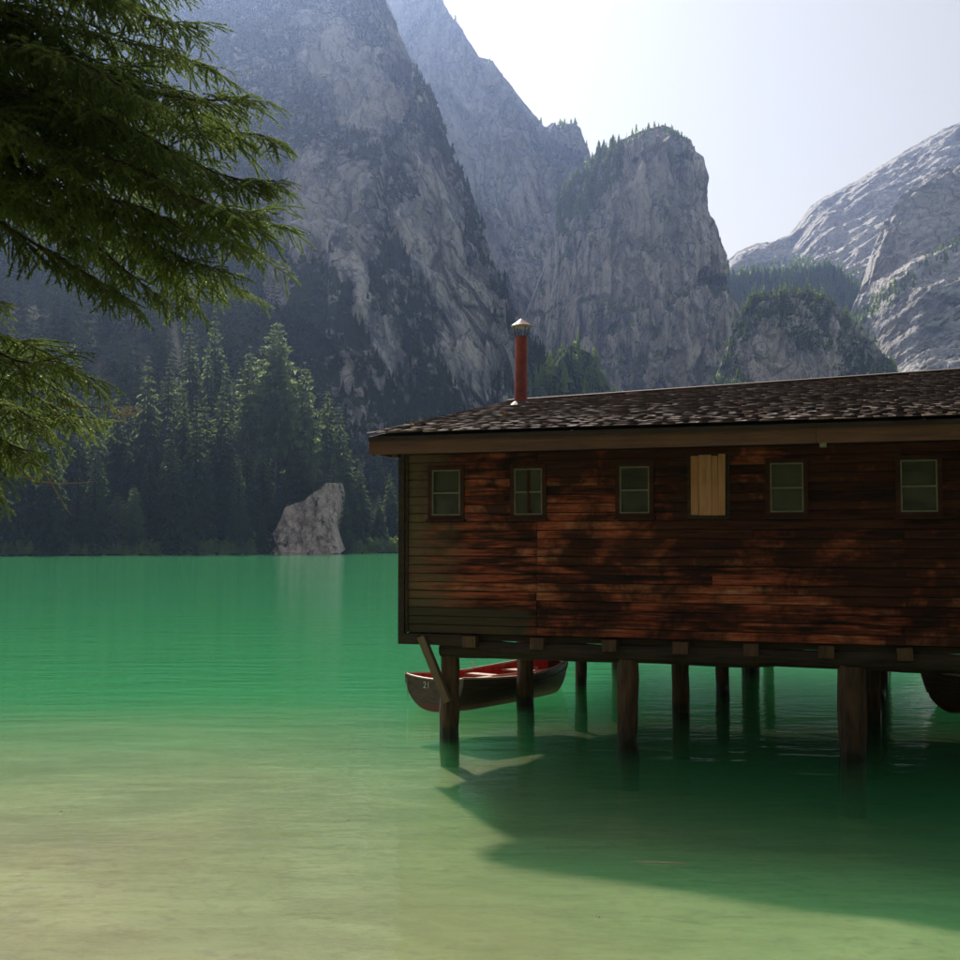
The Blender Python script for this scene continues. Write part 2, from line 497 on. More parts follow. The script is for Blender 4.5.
M_TWIG = mat_wood('pale_twig', (0.25, 0.18, 0.11), (0.5, 0.40, 0.28), scale=(1, 5, 5))
M_BARK = mat_wood('spruce_bark', (0.030, 0.022, 0.017), (0.12, 0.088, 0.066), scale=(2, 2, 1), sc=6.0)
M_PALEBARK = mat_plain('pale_bark', (0.19, 0.165, 0.14), 0.9, 0.1, 0.3, 0.6)
M_SOIL = mat_soil('forest_floor', (0.022, 0.026, 0.014), (0.05, 0.048, 0.028))
t = NT('window_glass')
t.n('OutputMaterial')
_fr = t.n('Fresnel', {'IOR': 1.5})
_gl = t.n('BsdfGlossy', {'Color': (0.85, 0.95, 0.85, 1), 'Roughness': 0.06, 'Normal': t.bump(t.noise(t.pos(), 5.0, 2), 0.15, 0.02)})
_tr = t.n('BsdfTransparent', {'Color': (0.55, 0.66, 0.52, 1)})
_mx = t.n('MixShader', {'Fac': t.math('MULTIPLY', _fr.outputs[0], 0.9), 1: _tr.outputs[0], 2: _gl.outputs[0]})
_du = t.n('BsdfDiffuse', {'Color': t.mix(t.rng(t.noise(t.pos(), 4.0, 5), 0.35, 0.65), (0.14, 0.14, 0.115), (0.30, 0.29, 0.25))})
_mx = t.n('MixShader', {'Fac': 0.30, 1: _mx.outputs[0], 2: _du.outputs[0]})
t.link(_mx.outputs[0], t.out.inputs['Surface'])
M_GLASS = t.m
M_ROOM = mat_plain('dusty_interior', (0.05, 0.045, 0.035), 0.9, 0.1, 0.4, 2.0)

LIME = ((0.52, 0.49, 0.47), (0.165, 0.175, 0.195), (0.042, 0.049, 0.062))  # blue of sky light and haze put into the mid and dark tones
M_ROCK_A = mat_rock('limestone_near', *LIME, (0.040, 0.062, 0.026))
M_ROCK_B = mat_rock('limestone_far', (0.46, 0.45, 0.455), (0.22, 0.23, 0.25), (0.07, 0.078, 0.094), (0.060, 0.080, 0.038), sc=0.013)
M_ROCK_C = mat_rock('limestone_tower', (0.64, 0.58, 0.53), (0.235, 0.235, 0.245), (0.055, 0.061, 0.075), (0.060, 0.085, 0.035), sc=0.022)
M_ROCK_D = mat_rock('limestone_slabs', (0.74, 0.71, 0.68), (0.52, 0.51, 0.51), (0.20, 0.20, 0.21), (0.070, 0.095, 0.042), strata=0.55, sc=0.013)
M_ROCK_E = mat_rock('limestone_outcrop', (0.60, 0.51, 0.46), (0.40, 0.335, 0.30), (0.12, 0.10, 0.09), (0.035, 0.05, 0.022), sc=0.10)
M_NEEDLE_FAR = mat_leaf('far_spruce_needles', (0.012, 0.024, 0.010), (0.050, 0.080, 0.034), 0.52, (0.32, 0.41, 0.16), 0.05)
M_NEEDLE_MASS = mat_leaf('shaded_forest_needles', (0.010, 0.019, 0.009), (0.034, 0.052, 0.024), 0.2, (0.10, 0.14, 0.06), 0.05)  # darker copy of the far needles, forest shade put into the colour
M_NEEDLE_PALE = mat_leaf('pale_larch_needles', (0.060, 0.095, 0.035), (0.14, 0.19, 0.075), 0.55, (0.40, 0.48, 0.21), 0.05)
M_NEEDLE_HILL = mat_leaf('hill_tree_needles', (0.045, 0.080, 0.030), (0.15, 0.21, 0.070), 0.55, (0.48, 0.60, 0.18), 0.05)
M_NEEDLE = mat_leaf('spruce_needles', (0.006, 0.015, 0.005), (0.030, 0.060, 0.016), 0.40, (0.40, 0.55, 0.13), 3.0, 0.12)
M_DRYNEEDLE = mat_leaf('dry_needles', (0.16, 0.10, 0.05), (0.34, 0.23, 0.12), 0.3, (0.45, 0.30, 0.15), 3.0)

# ------------------------------------------------------------------ lake and ground
def bed_height(x, y):
    d = np.interp(y, [-60, 3.5, 5.5, 8.5, 11, 14, 18, 24, 45, 90, 230, 330, 420, 3000], [2.2, 1.2, 0.0, -0.11, -0.18, -0.27, -0.42, -0.72, -2.5, -13, -14, -9, -6, -6])
    d = d + np.where(y > 5.5, np.clip((x + 1.5) * -0.06, -0.5, 0.10), 0) * np.clip((y - 5.5) / 4, 0, 1) * np.where(y < 60, 1, 0)
    p = np.stack([x * 0.5, y * 0.5, np.zeros_like(x)], -1)
    return d + 0.07 * fbm(p, 4, 3) * np.clip((y - 4) / 6, 0, 1)

ys = np.concatenate([np.linspace(-60, 2, 16), np.linspace(3, 40, 130), np.geomspace(42, 2600, 60)])
xs = np.concatenate([-np.geomspace(2600, 22, 40), np.linspace(-21, 21, 150), np.geomspace(22, 2600, 40)])
gx, gy = np.meshgrid(xs, ys, indexing='ij')
bv = np.stack([gx, gy, bed_height(gx, gy)], -1).reshape(-1, 3)
bed = add('lake_bed', new_mesh('lake_bed', bv, grid_faces(len(xs), len(ys)), True, mats=[M_BED]))
tag(bed, 'pale silty lake bed showing through the shallow water', kind='structure')

wb = MB(); wb.box((0, 315, -9.0), (1800, 690, 18.0))
water = add('water', wb.mesh('water', M_WATER, fix=True))
tag(water, 'emerald green lake turning clear over the shallows', kind='structure')

# ------------------------------------------------------------------ mountains
MTN = {}
def mountain(name, label, mat, ridge, base_Y, base_z, nu, nv, amp, freq, g=0.75, zst=0.4, seed=1, ledges=(), pale=(), veg0=0.3, vegslope=0.8, rough_ridge=1.0, back=120, strata=None, fold=()):
    rp = np.array(ridge, float)
    wpx = np.diff(rp[:, 0]); wpy = np.diff(rp[:, 1])
    s = np.concatenate([[0], np.cumsum(np.hypot(wpx, wpy * 0.8))])
    q = np.linspace(0, s[-1], nu)
    px, py, Yr = (np.interp(q, s, rp[:, k]) for k in range(3))
    py = py + rough_ridge * 2.2 * fbm(np.stack([q * 0.06, q * 0, q * 0], -1), 5, seed + 3, 0.65)
    Rg = np.stack([at(a, b, c) for a, b, c in zip(px, py, Yr)])
    Yb = np.interp(px, [b[0] for b in base_Y], [b[1] for b in base_Y])
    Bp = np.stack([at(a, 541, c) for a, c in zip(px, Yb)])
    Bp[:, 2] = base_z
    t = np.linspace(0, 1, nv)
    tt = t[None, :, None]
    gt = (t ** g)[None, :, None]
    P = np.concatenate([Bp[:, None, :2] * (1 - gt) + Rg[:, None, :2] * gt, Bp[:, None, 2:] * (1 - tt) + Rg[:, None, 2:] * tt], -1)
    qx, qy = project(P)
    out = np.zeros(P.shape[:2])
    N = P / np.array([1, 1, 1.0]) * freq
    wz = N.copy(); wz[..., 2] *= zst
    if strata:
        c_, s_ = math.cos(strata), math.sin(strata)
        a_ = N[..., 0] * c_ + N[..., 2] * s_
        b_ = -N[..., 0] * s_ + N[..., 2] * c_
        wz = np.stack([a_ * 0.35, N[..., 1] * 0.5, b_ * 1.5], -1)
    warp = np.stack([fbm(N * 0.7 + 5, 3, seed + 50), fbm(N * 0.7 + 9, 3, seed + 60), fbm(N * 0.7 + 13, 3, seed + 70)], -1) * 0.28
    big = fbm(wz + warp, 6, seed, 0.52, True)
    fine = fbm(wz * np.array([4.3, 4.3, 3.4]) + warp * 2, 6, seed + 5, 0.6, True)
    blocks = fbm(N * 1.9 + warp, 6, seed + 9, 0.58)
    if strata:
        out = amp * (0.8 * big + 0.95 * fine + 0.6 * blocks)
    else:
        fxw = (P[..., 0] + 0.35 * P[..., 1]) * freq + warp[..., 0] * 0.9
        fzw = P[..., 2] * freq * 0.55 + warp[..., 1] * 0.6
        out = amp * (0.65 * big + 0.42 * fine + 0.35 * blocks + 0.75 * facets(fxw * 1.6, fzw * 1.6, seed + 91) + 0.34 * facets(fxw * 4.6, fzw * 4.2, seed + 92) + 0.14 * facets(fxw * 12, fzw * 10, seed + 93))
    if not strata:                                   # deep vertical fractures
        cz = P * np.array([1, 1, 0.10])
        ck = 1 - np.abs(vnoise(cz / 26.0 * (95 * freq) + warp * 0.8, seed + 81))
        ck2 = 1 - np.abs(vnoise(cz / 9.0 * (95 * freq) + warp * 1.2, seed + 82))
        msk = np.clip(0.5 + 1.2 * fbm(P * freq * 2, 3, seed + 83), 0, 1)
        out = out - amp * (0.55 * ck ** 7 + 0.32 * ck2 ** 6) * msk
    for poly, step, width in ledges:                # rock steps: below the line the face stands further out
        poly = np.array(poly, float)
        ly = np.interp(qx, poly[:, 0], poly[:, 1])
        inr = np.clip((qx - poly[0, 0]) / 15, 0, 1) * np.clip((poly[-1, 0] - qx) / 15, 0, 1)
        dd = np.clip((qy - ly + 4 * fine) / width, 0, 1)
        out = out + step * inr * dd * dd * (3 - 2 * dd)
    for cx, ex, dep in fold:                        # broad buttresses and gullies
        pass
    fade = np.clip((1 - t) / 0.04, 0.25 * rough_ridge, 1)[None, :]
    D = out * fade
    P[..., 1] -= D * 0.94
    P[..., 2] += D * 0.20 * np.clip(t * 8, 0, 1)[None, :]
    # a back slope so the mountain has depth
    last = P[:, -1, :].copy()
    nb = 10
    Bk = []
    for k in range(1, nb + 1):
        z = last.copy()
        z[:, 1] += back * k / nb
        z[:, 2] = last[:, 2] * (1 - (k / nb) ** 1.5) + base_z * (k / nb) ** 1.5
        z[:, 2] += amp * 0.4 * vnoise(z * freq * 3, seed + 77) * (1 - k / nb)
        Bk.append(z)
    A = np.concatenate([P, np.stack(Bk, 1)], 1)
    # normals for the vegetation mask
    du = np.gradient(A, axis=0); dv = np.gradient(A, axis=1)
    nrm = np.cross(du, dv)
    nrm /= np.linalg.norm(nrm, axis=-1, keepdims=True) + 1e-9
    flat = np.abs(nrm[..., 2])
    ax, ay = project(A)
    veg = veg0 + vegslope * (flat - 0.5) + 0.30 * fbm(A * freq * 1.5, 4, seed + 31)
    for cx, cy_, rx, ry, ang, w in pale:
        ca, sa = math.cos(math.radians(ang)), math.sin(math.radians(ang))
        ux = ((ax - cx) * ca + (ay - cy_) * sa) / (rx * 1.2)
        uy = (-(ax - cx) * sa + (ay - cy_) * ca) / ry
        r = np.sqrt(ux ** 2 + uy ** 2) + 0.45 * fbm(A * freq * 3.5 * np.array([1, 1, 0.45]), 3, seed + 40)
        veg = veg - w * np.clip(1.35 - r, 0, 1)
    me = new_mesh(name, A.reshape(-1, 3), grid_faces(nu, A.shape[1]), False, {'veg': np.clip(veg, -1, 2).ravel()}, [mat])
    o = add(name, me)
    tag(o, label, kind='structure')
    MTN[name] = (A, veg, flat, ax, ay)
    return o

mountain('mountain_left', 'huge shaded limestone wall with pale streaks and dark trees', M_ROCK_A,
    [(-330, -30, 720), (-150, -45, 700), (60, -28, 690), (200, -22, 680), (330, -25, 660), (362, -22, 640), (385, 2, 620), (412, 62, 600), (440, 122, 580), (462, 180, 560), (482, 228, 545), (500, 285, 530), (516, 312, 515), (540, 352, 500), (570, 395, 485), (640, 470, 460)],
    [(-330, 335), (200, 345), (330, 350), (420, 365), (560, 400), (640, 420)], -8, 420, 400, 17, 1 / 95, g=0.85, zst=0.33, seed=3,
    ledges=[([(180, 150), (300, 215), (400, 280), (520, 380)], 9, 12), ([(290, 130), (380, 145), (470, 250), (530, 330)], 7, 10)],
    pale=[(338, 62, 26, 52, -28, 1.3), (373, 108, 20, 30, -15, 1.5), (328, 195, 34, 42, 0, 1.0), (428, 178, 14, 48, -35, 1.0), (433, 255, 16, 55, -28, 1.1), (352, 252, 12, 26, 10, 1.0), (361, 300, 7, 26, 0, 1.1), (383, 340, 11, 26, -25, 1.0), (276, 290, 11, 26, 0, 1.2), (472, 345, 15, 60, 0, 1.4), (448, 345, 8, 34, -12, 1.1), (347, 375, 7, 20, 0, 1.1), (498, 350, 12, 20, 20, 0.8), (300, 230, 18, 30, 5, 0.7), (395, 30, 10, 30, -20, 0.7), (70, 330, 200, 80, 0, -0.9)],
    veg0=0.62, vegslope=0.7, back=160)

mountain('mountain_back', 'hazy blue grey rock ridge behind the nearer wall', M_ROCK_B,
    [(250, -60, 1250), (380, -40, 1230), (428, -14, 1200), (447, 8, 1190), (462, 34, 1180), (478, 60, 1170), (494, 66, 1165), (507, 82, 1160), (521, 101, 1150), (533, 118, 1145), (545, 127, 1140), (562, 128, 1130), (575, 132, 1125), (586, 152, 1120), (598, 190, 1100), (640, 260, 1060), (720, 330, 1000)],
    [(250, 860), (480, 840), (600, 830), (720, 830)], -10, 330, 330, 30, 1 / 150, g=0.7, zst=0.45, seed=21,
    ledges=[([(420, 120), (480, 110), (560, 175)], 12, 14), ([(430, 160), (520, 240), (600, 300)], 14, 12)],
    pale=[(468, 120, 16, 30, 0, 0.6), (462, 165, 14, 16, 0, 0.7)], veg0=0.28, vegslope=0.9, back=200)

mountain('rock_tower', 'steep rock tower with trees on its shoulder', M_ROCK_C,
    [(520, 330, 860), (545, 262, 850), (558, 215, 840), (562, 192, 836), (576, 176, 832), (592, 156, 828), (612, 147, 824), (630, 140, 820), (648, 132, 816), (662, 127, 812), (672, 131, 812), (682, 139, 812), (690, 142, 812), (694, 152, 812), (703, 158, 812), (706, 172, 812), (704, 196, 815), (705, 211, 815), (713, 220, 815), (718, 240, 815), (727, 257, 815), (724, 276, 818), (730, 296, 820), (738, 306, 822), (742, 345, 826), (748, 395, 830), (760, 440, 835)],
    [(520, 760), (600, 735), (680, 730), (760, 760)], -10, 420, 330, 20, 1 / 75, g=0.8, zst=0.35, seed=33,
    ledges=[([(570, 305), (620, 322), (640, 318), (690, 300), (735, 285)], 24, 16), ([(560, 200), (600, 215), (640, 175), (668, 140)], 10, 10)],
    pale=[(622, 215, 14, 45, 12, 1.0), (658, 160, 12, 26, 0, 0.9), (640, 260, 28, 40, 0, 0.8), (600, 280, 26, 24, 0, 0.8), (700, 180, 8, 30, 0, 0.7), (697, 235, 8, 20, 0, 0.6), (690, 350, 12, 40, 10, 0.6)],
    veg0=0.30, vegslope=1.0, back=110)

mountain('mountain_right', 'sunlit pale limestone mountain rising on the right', M_ROCK_D,
    [(680, 330, 1730), (716, 280, 1740), (728, 262, 1750), (737, 253, 1760), (757, 244, 1770), (775, 241, 1780), (787, 238, 1790), (796, 226, 1800), (810, 207, 1810), (826, 196, 1820), (844, 187, 1830), (860, 179, 1830), (877, 168, 1830), (896, 157, 1830), (914, 147, 1830), (938, 133, 1830), (960, 124, 1830), (1010, 95, 1830), (1150, 40, 1830)],
    [(680, 1200), (780, 1050), (900, 880), (1150, 800)], -10, 330, 300, 34, 1 / 140, g=0.95, seed=45, strata=0.55,
    pale=[(800, 245, 60, 40, -20, 0.8), (860, 210, 60, 30, -30, 0.9)], veg0=0.10, vegslope=0.25, back=130)

mountain('mountain_buttress', 'nearer rock buttress of the right hand mountain', M_ROCK_D,
    [(828, 352, 1090), (850, 310, 1100), (862, 285, 1110), (870, 252, 1120), (880, 228, 1130), (894, 206, 1140), (912, 190, 1150), (930, 178, 1150), (948, 168, 1150), (965, 162, 1150), (1020, 130, 1150), (1150, 70, 1150)],
    [(828, 900), (900, 820), (1150, 740)], -10, 230, 260, 24, 1 / 100, g=0.7, seed=52, strata=0.45,
    ledges=[([(860, 300), (900, 262), (940, 240), (1000, 225)], 30, 24), ([(880, 320), (920, 300), (1000, 290)], 16, 12)],
    pale=[(905, 245, 50, 30, -30, 0.6)], rough_ridge=3.0, veg0=0.20, vegslope=0.5, back=200)

mountain('wooded_slope', 'distant wooded saddle between tower and mountain', M_ROCK_B,
    [(660, 330, 1150), (715, 284, 1160), (735, 277, 1165), (770, 277, 1170), (800, 272, 1180), (830, 270, 1190), (860, 292, 1180), (900, 330, 1160)],
    [(660, 960), (900, 960)], -10, 160, 120, 6, 1 / 60, seed=63, veg0=1.2, vegslope=0.2, back=60)

mountain('wooded_hill', 'rocky hill crowned with green trees above the roof', M_ROCK_C,
    [(715, 380, 640), (732, 330, 640), (742, 308, 640), (756, 297, 640), (775, 292, 640), (800, 292, 640), (822, 298, 640), (840, 309, 640), (855, 322, 640), (868, 334, 638), (880, 348, 636), (890, 362, 634), (898, 385, 632), (915, 430, 630)],
    [(715, 560), (800, 535), (915, 570)], -10, 260, 220, 9, 1 / 45, g=0.75, zst=0.8, seed=71,
    pale=[(775, 365, 22, 22, 25, 1.4), (818, 370, 14, 16, 0, 1.0), (838, 320, 5, 12, 0, 0.8)], veg0=0.58, vegslope=0.8, back=70)

mountain('wooded_knoll', 'tree covered spur at the foot of the tower', M_ROCK_A,
    [(505, 440, 470), (528, 388, 475), (545, 378, 480), (562, 352, 490), (572, 345, 492), (590, 352, 492), (606, 380, 490), (640, 440, 486)],
    [(505, 430), (640, 430)], -8, 120, 120, 5, 1 / 35, seed=83, veg0=0.95, vegslope=0.4, back=40)

# bank and wooded talus along the far shore
SHX = [-420, -200, -150, -105, -60, -25, 20, 90, 200, 420]
SHY = [205, 215, 222, 236, 262, 288, 318, 345, 380, 430]
def shore_y(x):
    return np.interp(x, SHX, SHY) + 3.0 * vnoise(np.stack([x * 0.05, x * 0 + 3.1, x * 0], -1), 5) + 1.2 * vnoise(np.stack([x * 0.3, x * 0, x * 0], -1), 6)
def talus(x, y):
    x = np.asarray(x, float); y = np.asarray(y, float)
    d = y - shore_y(x)
    z = np.interp(d, [-12, -0.5, 0.5, 3, 30, 90, 160, 260], [-5, -0.4, 0.35, 1.2, 10, 42, 78, 110])
    k = np.clip((30 - x) / 110, 0.25, 1.0)
    z = np.where(z > 1.2, 1.2 + (z - 1.2) * k, z)
    p = np.stack([x * 0.06, y * 0.06, np.zeros_like(x)], -1)
    return z + np.clip(d / 12, 0.05, 1) * 2.0 * fbm(p, 4, 90)
tx = np.linspace(-420, 380, 300)
td = np.concatenate([np.linspace(-12, 8, 26), np.linspace(10, 190, 60)])
TX = np.repeat(tx[:, None], len(td), 1)
TY = shore_y(tx)[:, None] + td[None, :]
tv = np.stack([TX, TY, talus(TX, TY)], -1)
bank = add('far_bank', new_mesh('far_bank', tv.reshape(-1, 3), grid_faces(len(tx), len(td)), True, mats=[M_SOIL]))
tag(bank, 'dark forest floor rising from the far shore', kind='structure')

# ------------------------------------------------------------------ far trees
def spruce_mesh(name, seed, mat, slim=0.16, levels=30, per=9, droop=0.5, rounded=0.0, bare=0.06, dens=1.0, ragged=0.25):
    """crown of a unit-height tree, built of drooping needle fronds"""
    r = np.random.RandomState(seed)
    V, F, T = [], [], []
    n = 0
    for L in range(levels):
        f = (L + r.rand() * 0.8) / levels
        z = 1 - (1 - bare) * (f ** 0.92)
        rad = slim * (f ** (0.80 - 0.35 * rounded)) * (1 if f < 0.8 else 1 - (f - 0.8) * 1.2)
        k = max(4, int(per * (0.5 + 0.7 * f) * dens))
        a0 = r.rand() * 7
        for b in range(k):
            a = a0 + 2 * math.pi * b / k + r.randn() * 0.25
            Lb = rad * (1 - ragged + 2 * ragged * r.rand()) + 0.008
            if r.rand() < 0.06: Lb *= 0.4
            ca, sa = math.cos(a), math.sin(a)
            dz = -droop * Lb * (0.6 + 0.6 * r.rand()) + (0.25 * Lb if f < 0.25 else 0)
            w = max(0.007, Lb * 0.24)
            m = 3 if f < 0.25 else 6
            tone = 0.2 + 0.6 * r.rand()
            for c in range(m):
                s0 = 0.12 + 0.86 * c / m
                s1 = min(1.12, s0 + 1.5 / m)
                side = (r.rand() - 0.5) * 0.9
                lw = w * (1.15 - 0.75 * s0) * (0.7 + 0.6 * r.rand())
                bz = z + dz * s0 * (0.4 + 0.6 * s0)
                tz = z + dz * s1 * (0.4 + 0.6 * s1) - 0.006 * r.rand()
                p0 = np.array([ca * Lb * s0, sa * Lb * s0, bz])
                d = np.array([math.cos(a + side), math.sin(a + side), 0])
                tip = p0 + d * Lb * (s1 - s0) + np.array([0, 0, tz - bz])
                nn = np.array([-d[1], d[0], 0.0])
                roll = r.randn() * 0.5
                wv = nn * math.cos(roll) + np.array([0, 0, math.sin(roll)])
                hang = np.array([0, 0, -lw * (0.5 + 0.8 * r.rand())])
                mid = p0 * 0.45 + tip * 0.55
                V += [p0, mid + wv * lw, tip, mid - wv * lw + hang * 0.5, mid + hang * 1.3]
                F += [(n, n + 1, n + 2), (n, n + 2, n + 3), (n, n + 4, n + 2)]
                T += [tone + 0.1 * r.randn()] * 5
                n += 5
    return new_mesh(name, np.array(V), np.array(F), False, {'tone': np.clip(T, 0, 1)}, [mat])

def trunk_mesh(name, mat, r0=0.012):
    mb = MB(); mb.tube([(0, 0, -0.04), (0.001, 0, 0.3), (-0.002, 0.001, 0.65), (0, 0, 0.99)], [r0, r0 * 0.8, r0 * 0.5, r0 * 0.1], 6)
    return mb.mesh(name, mat)

CROWN = [spruce_mesh('spruce_crown', 100 + i, M_NEEDLE_FAR, slim=[0.17, 0.19, 0.15, 0.18, 0.21][i], levels=38, per=[11, 10, 11, 11, 10][i], droop=[0.5, 0.6, 0.7, 0.45, 0.55][i], bare=[0.04, 0.05, 0.03, 0.08, 0.05][i]) for i in range(5)]
LARCH = [spruce_mesh('larch_crown', 200 + i, M_NEEDLE_PALE, slim=[0.19, 0.16][i], levels=40, per=12, droop=[0.15, 0.25][i], rounded=0.75, bare=[0.34, 0.12][i], ragged=0.35) for i in range(2)]
SMALL = [spruce_mesh('small_spruce_crown', 300 + i, M_NEEDLE_HILL, slim=[0.20, 0.17, 0.24][i], levels=13, per=7, droop=0.45, bare=0.05) for i in range(3)]
TRUNK = trunk_mesh('spruce_trunk', M_BARK)
PTRUNK = trunk_mesh('pale_trunk', M_PALEBARK, 0.009)

def tree(name, label, base, h, crown, trunk, group=None, cat='tree', w=1.0, lean=0.0):
    o = add(name, None, None, tuple(base))
    o.empty_display_size = 1.0
    o.rotation_euler = (R.uniform(-0.02, 0.02), lean + R.uniform(-0.02, 0.02), R.uniform(0, 6.28))
    o.scale = (h * w, h * w, h)
    add('trunk', trunk, o)
    add('crown', crown, o)
    return tag(o, label, cat, group)

# trees that can be told apart: photo column of the tip, tip row, distance beyond the shore, kind
named = [
    (275, 321, 34, 'larch', 0, 'tallest pale larch on the far shore with a bare lower trunk'),
    (249, 346, 30, 'larch', 1, 'slimmer pale larch just beside the tallest larch'),
    (303, 362, 32, 'larch', 1, 'pale green tree half hidden beside the tallest larch toward the cliff'),
    (219, 385, 14, 'spruce', 3, 'shorter pointed sunlit spruce standing in front of the dark trees'),
    (145, 354, 26, 'spruce', 1, 'tall lit spruce left of a close pair of spruces'),
    (164, 352, 34, 'spruce', 0, 'tall spruce crowded against its lit neighbour'),
    (180, 372, 30, 'spruce', 2, 'slim spruce in the middle of the far shore forest'),
    (188, 318, 60, 'spruce', 0, 'high dark spruce below the hanging foreground branches'),
    (214, 305, 66, 'spruce', 3, 'highest spruce of the slope under the foreground branch tips'),
    (206, 340, 52, 'spruce', 2, 'dark narrow spruce behind the highest spruce'),
    (170, 414, 10, 'spruce', 2, 'small thin dark spruce low in the forest'),
    (326, 384, 34, 'spruce', 4, 'rounded dark spruce beside the grey cliff foot'),
    (340, 402, 36, 'spruce', 0, 'narrow spruce nearest the grey cliff face'),
    (70, 338, 62, 'spruce', 4, 'broad pale spruce showing above the sunlit foreground branch'),
    (36, 332, 66, 'spruce', 2, 'slim spruce above the sunlit foreground branch'),
    (10, 324, 66, 'spruce', 1, 'spruce at the edge of the picture above the foreground branch'),
    (345, 486, 1.0, 'spruce', 2, 'slim spruce growing against the cabin side of the pale rock slab'),
    (263, 508, 0.8, 'spruce', 3, 'small spruce in front of the low tip of the pale rock slab'),
    (334, 512, 0.6, 'spruce', 1, 'little spruce at the foot of the pale rock slab peak'),
    (309, 462, 17, 'spruce', 4, 'dark spruce rising just behind the top of the pale rock slab'),
    (283, 478, 15, 'spruce', 1, 'dark spruce behind the low end of the pale rock slab'),
    (333, 452, 14, 'spruce', 0, 'tall dark spruce behind the peak of the pale rock slab'),
    (133, 485, 2, 'larch', 1, 'small pale young tree at the water edge'),
    (118, 492, 2.5, 'larch', 0, 'small bent pale tree beside the young one at the water edge'),
]
TREE_XY = []
def place(px, py, d, lab, kind, k, group=None, name=None):
    x = 0.0
    Y = 260.0
    for _ in range(12):
        x = (px - 480) / FPX * Y
        Y = float(shore_y(np.array([x]))[0]) + d
    x = (px - 480) / FPX * Y
    zb = float(talus(np.array([x]), np.array([Y]))[0]) - 0.3
    zt = at(px, py, Y)[2]
    h = zt - zb
    TREE_XY.append((x, Y))
    cr = LARCH[k % 2] if kind == 'larch' else CROWN[k % 5]
    tr = PTRUNK if kind == 'larch' else TRUNK
    w = min(1.2, max(0.8, 34.0 / h)) if h > 34 else 1.08
    return tree(name or (kind + '_tree'), lab, (x, Y, zb), h, cr, tr, group, 'tree', w)
for px, py, d, kind, k, lab in named:
    place(px, py, d, lab, kind, k)
# the rest of the shore forest: alike dark spruces
def envelope(px):
    return np.interp(px, [-60, 20, 90, 130, 180, 215, 250, 300, 345, 400, 450, 520], [345, 350, 362, 372, 345, 335, 372, 392, 412, 440, 452, 455])
n_put, tries = 0, 0
while n_put < 95 and tries < 4000:
    tries += 1
    px = R.uniform(-70, 520)
    d = R.choice([R.uniform(2, 14), R.uniform(6, 40), R.uniform(20, 90)])
    if 258 < px < 345 and d < 14: continue
    top = envelope(px) + R.uniform(22, 85) - d * 0.25 + (30 if d < 12 else 0)
    Y = 230 + d
    for _ in range(6): Y = float(shore_y(np.array([(px - 480) / FPX * Y]))[0]) + d
    x = (px - 480) / FPX * Y
    if any((x - a) ** 2 + (Y - b) ** 2 < 4.5 ** 2 for a, b in TREE_XY): continue
    zb = float(talus(np.array([x]), np.array([Y]))[0])
    h = at(px, top, Y)[2] - zb
    if h < 9 or h > 46: continue
    place(px, top, d, 'dark spruce crowded in the far shore forest', 'spruce', R.randrange(5), 'dark spruces of the far shore forest')
    n_put += 1

# pale rock outcrop at the far waterline
def outcrop():
    nu, nv = 70, 60
    prof = np.array([(250, 551), (259, 546), (268, 539), (275, 531), (279, 521), (285, 507), (296, 503), (304, 501), (310, 495), (319, 490), (326, 483), (335, 483), (337, 495), (338, 510), (336, 526), (339, 540), (342, 552)], float)
    s = np.linspace(0, 1, nu)
    sp = np.interp(s, np.linspace(0, 1, len(prof)), prof[:, 0]); sq = np.interp(s, np.linspace(0, 1, len(prof)), prof[:, 1])
    Y0 = 273.0
    for _ in range(8): Y0 = float(shore_y(np.array([(298 - 480) / FPX * Y0]))[0]) + 2.5
    top = np.stack([at(a, b, Y0 + 11 * (552 - b) / 70) for a, b in zip(sp, sq)])
    bx = np.interp(s, [0, 1], [250, 340])
    bot = np.stack([at(a, 553, Y0 - 5) for a in bx]); bot[:, 2] = -1.0
    t = np.linspace(0, 1, nv)[None, :, None]
    P = bot[:, None] * (1 - t) + top[:, None] * t
    n = facets(P[..., 0] * 0.22 + P[..., 2] * 0.08, P[..., 2] * 0.10, 41) * 2.6 + facets(P[..., 0] * 0.6 + P[..., 2] * 0.2, P[..., 2] * 0.3, 42) * 1.2 + fbm(P * 0.8, 4, 12, 0.6) * 0.8 + fbm(P * 0.25, 3, 13) * 1.6
    P[..., 1] -= n * np.sin(np.linspace(0.25, 1, nv) * math.pi * 0.9)[None, :]
    back = P[:, -1:].copy(); back[..., 1] += 16; back[..., 2] += 1.0
    A = np.concatenate([P, back], 1)
    veg = 0.22 + 0.5 * fbm(A * 0.3, 4, 5)
    return new_mesh('rock_outcrop', A.reshape(-1, 3), grid_faces(nu, nv + 1), False, {'veg': veg.ravel()}, [M_ROCK_E])
tag(add('rock_outcrop', outcrop()), 'pale pinkish rock slab leaning at the far waterline', 'rock')

# scattered trees on the mountains
SHB = True
def cone_tree(r, V, F, T, base, h, w):
    n0 = len(V)
    k = 5
    lv = 3
    tone = r.rand()
    for L in range(lv):
        z0 = h * (0.02 + 0.30 * L); z1 = h * (0.52 + 0.24 * L)
        rr = w * (1 - 0.28 * L)
        a0 = r.rand() * 7
        c = len(V)
        V.append((base[0], base[1], base[2] + z1))
        for q in range(k):
            a = a0 + q * 2 * math.pi / k
            j = 0.7 + 0.6 * r.rand()
            V.append((base[0] + math.cos(a) * rr * j, base[1] + math.sin(a) * rr * j, base[2] + z0 + h * 0.08 * r.randn()))
        for q in range(k):
            F.append((c, c + 1 + q, c + 1 + (q + 1) % k))
    T += [tone] * (len(V) - n0)

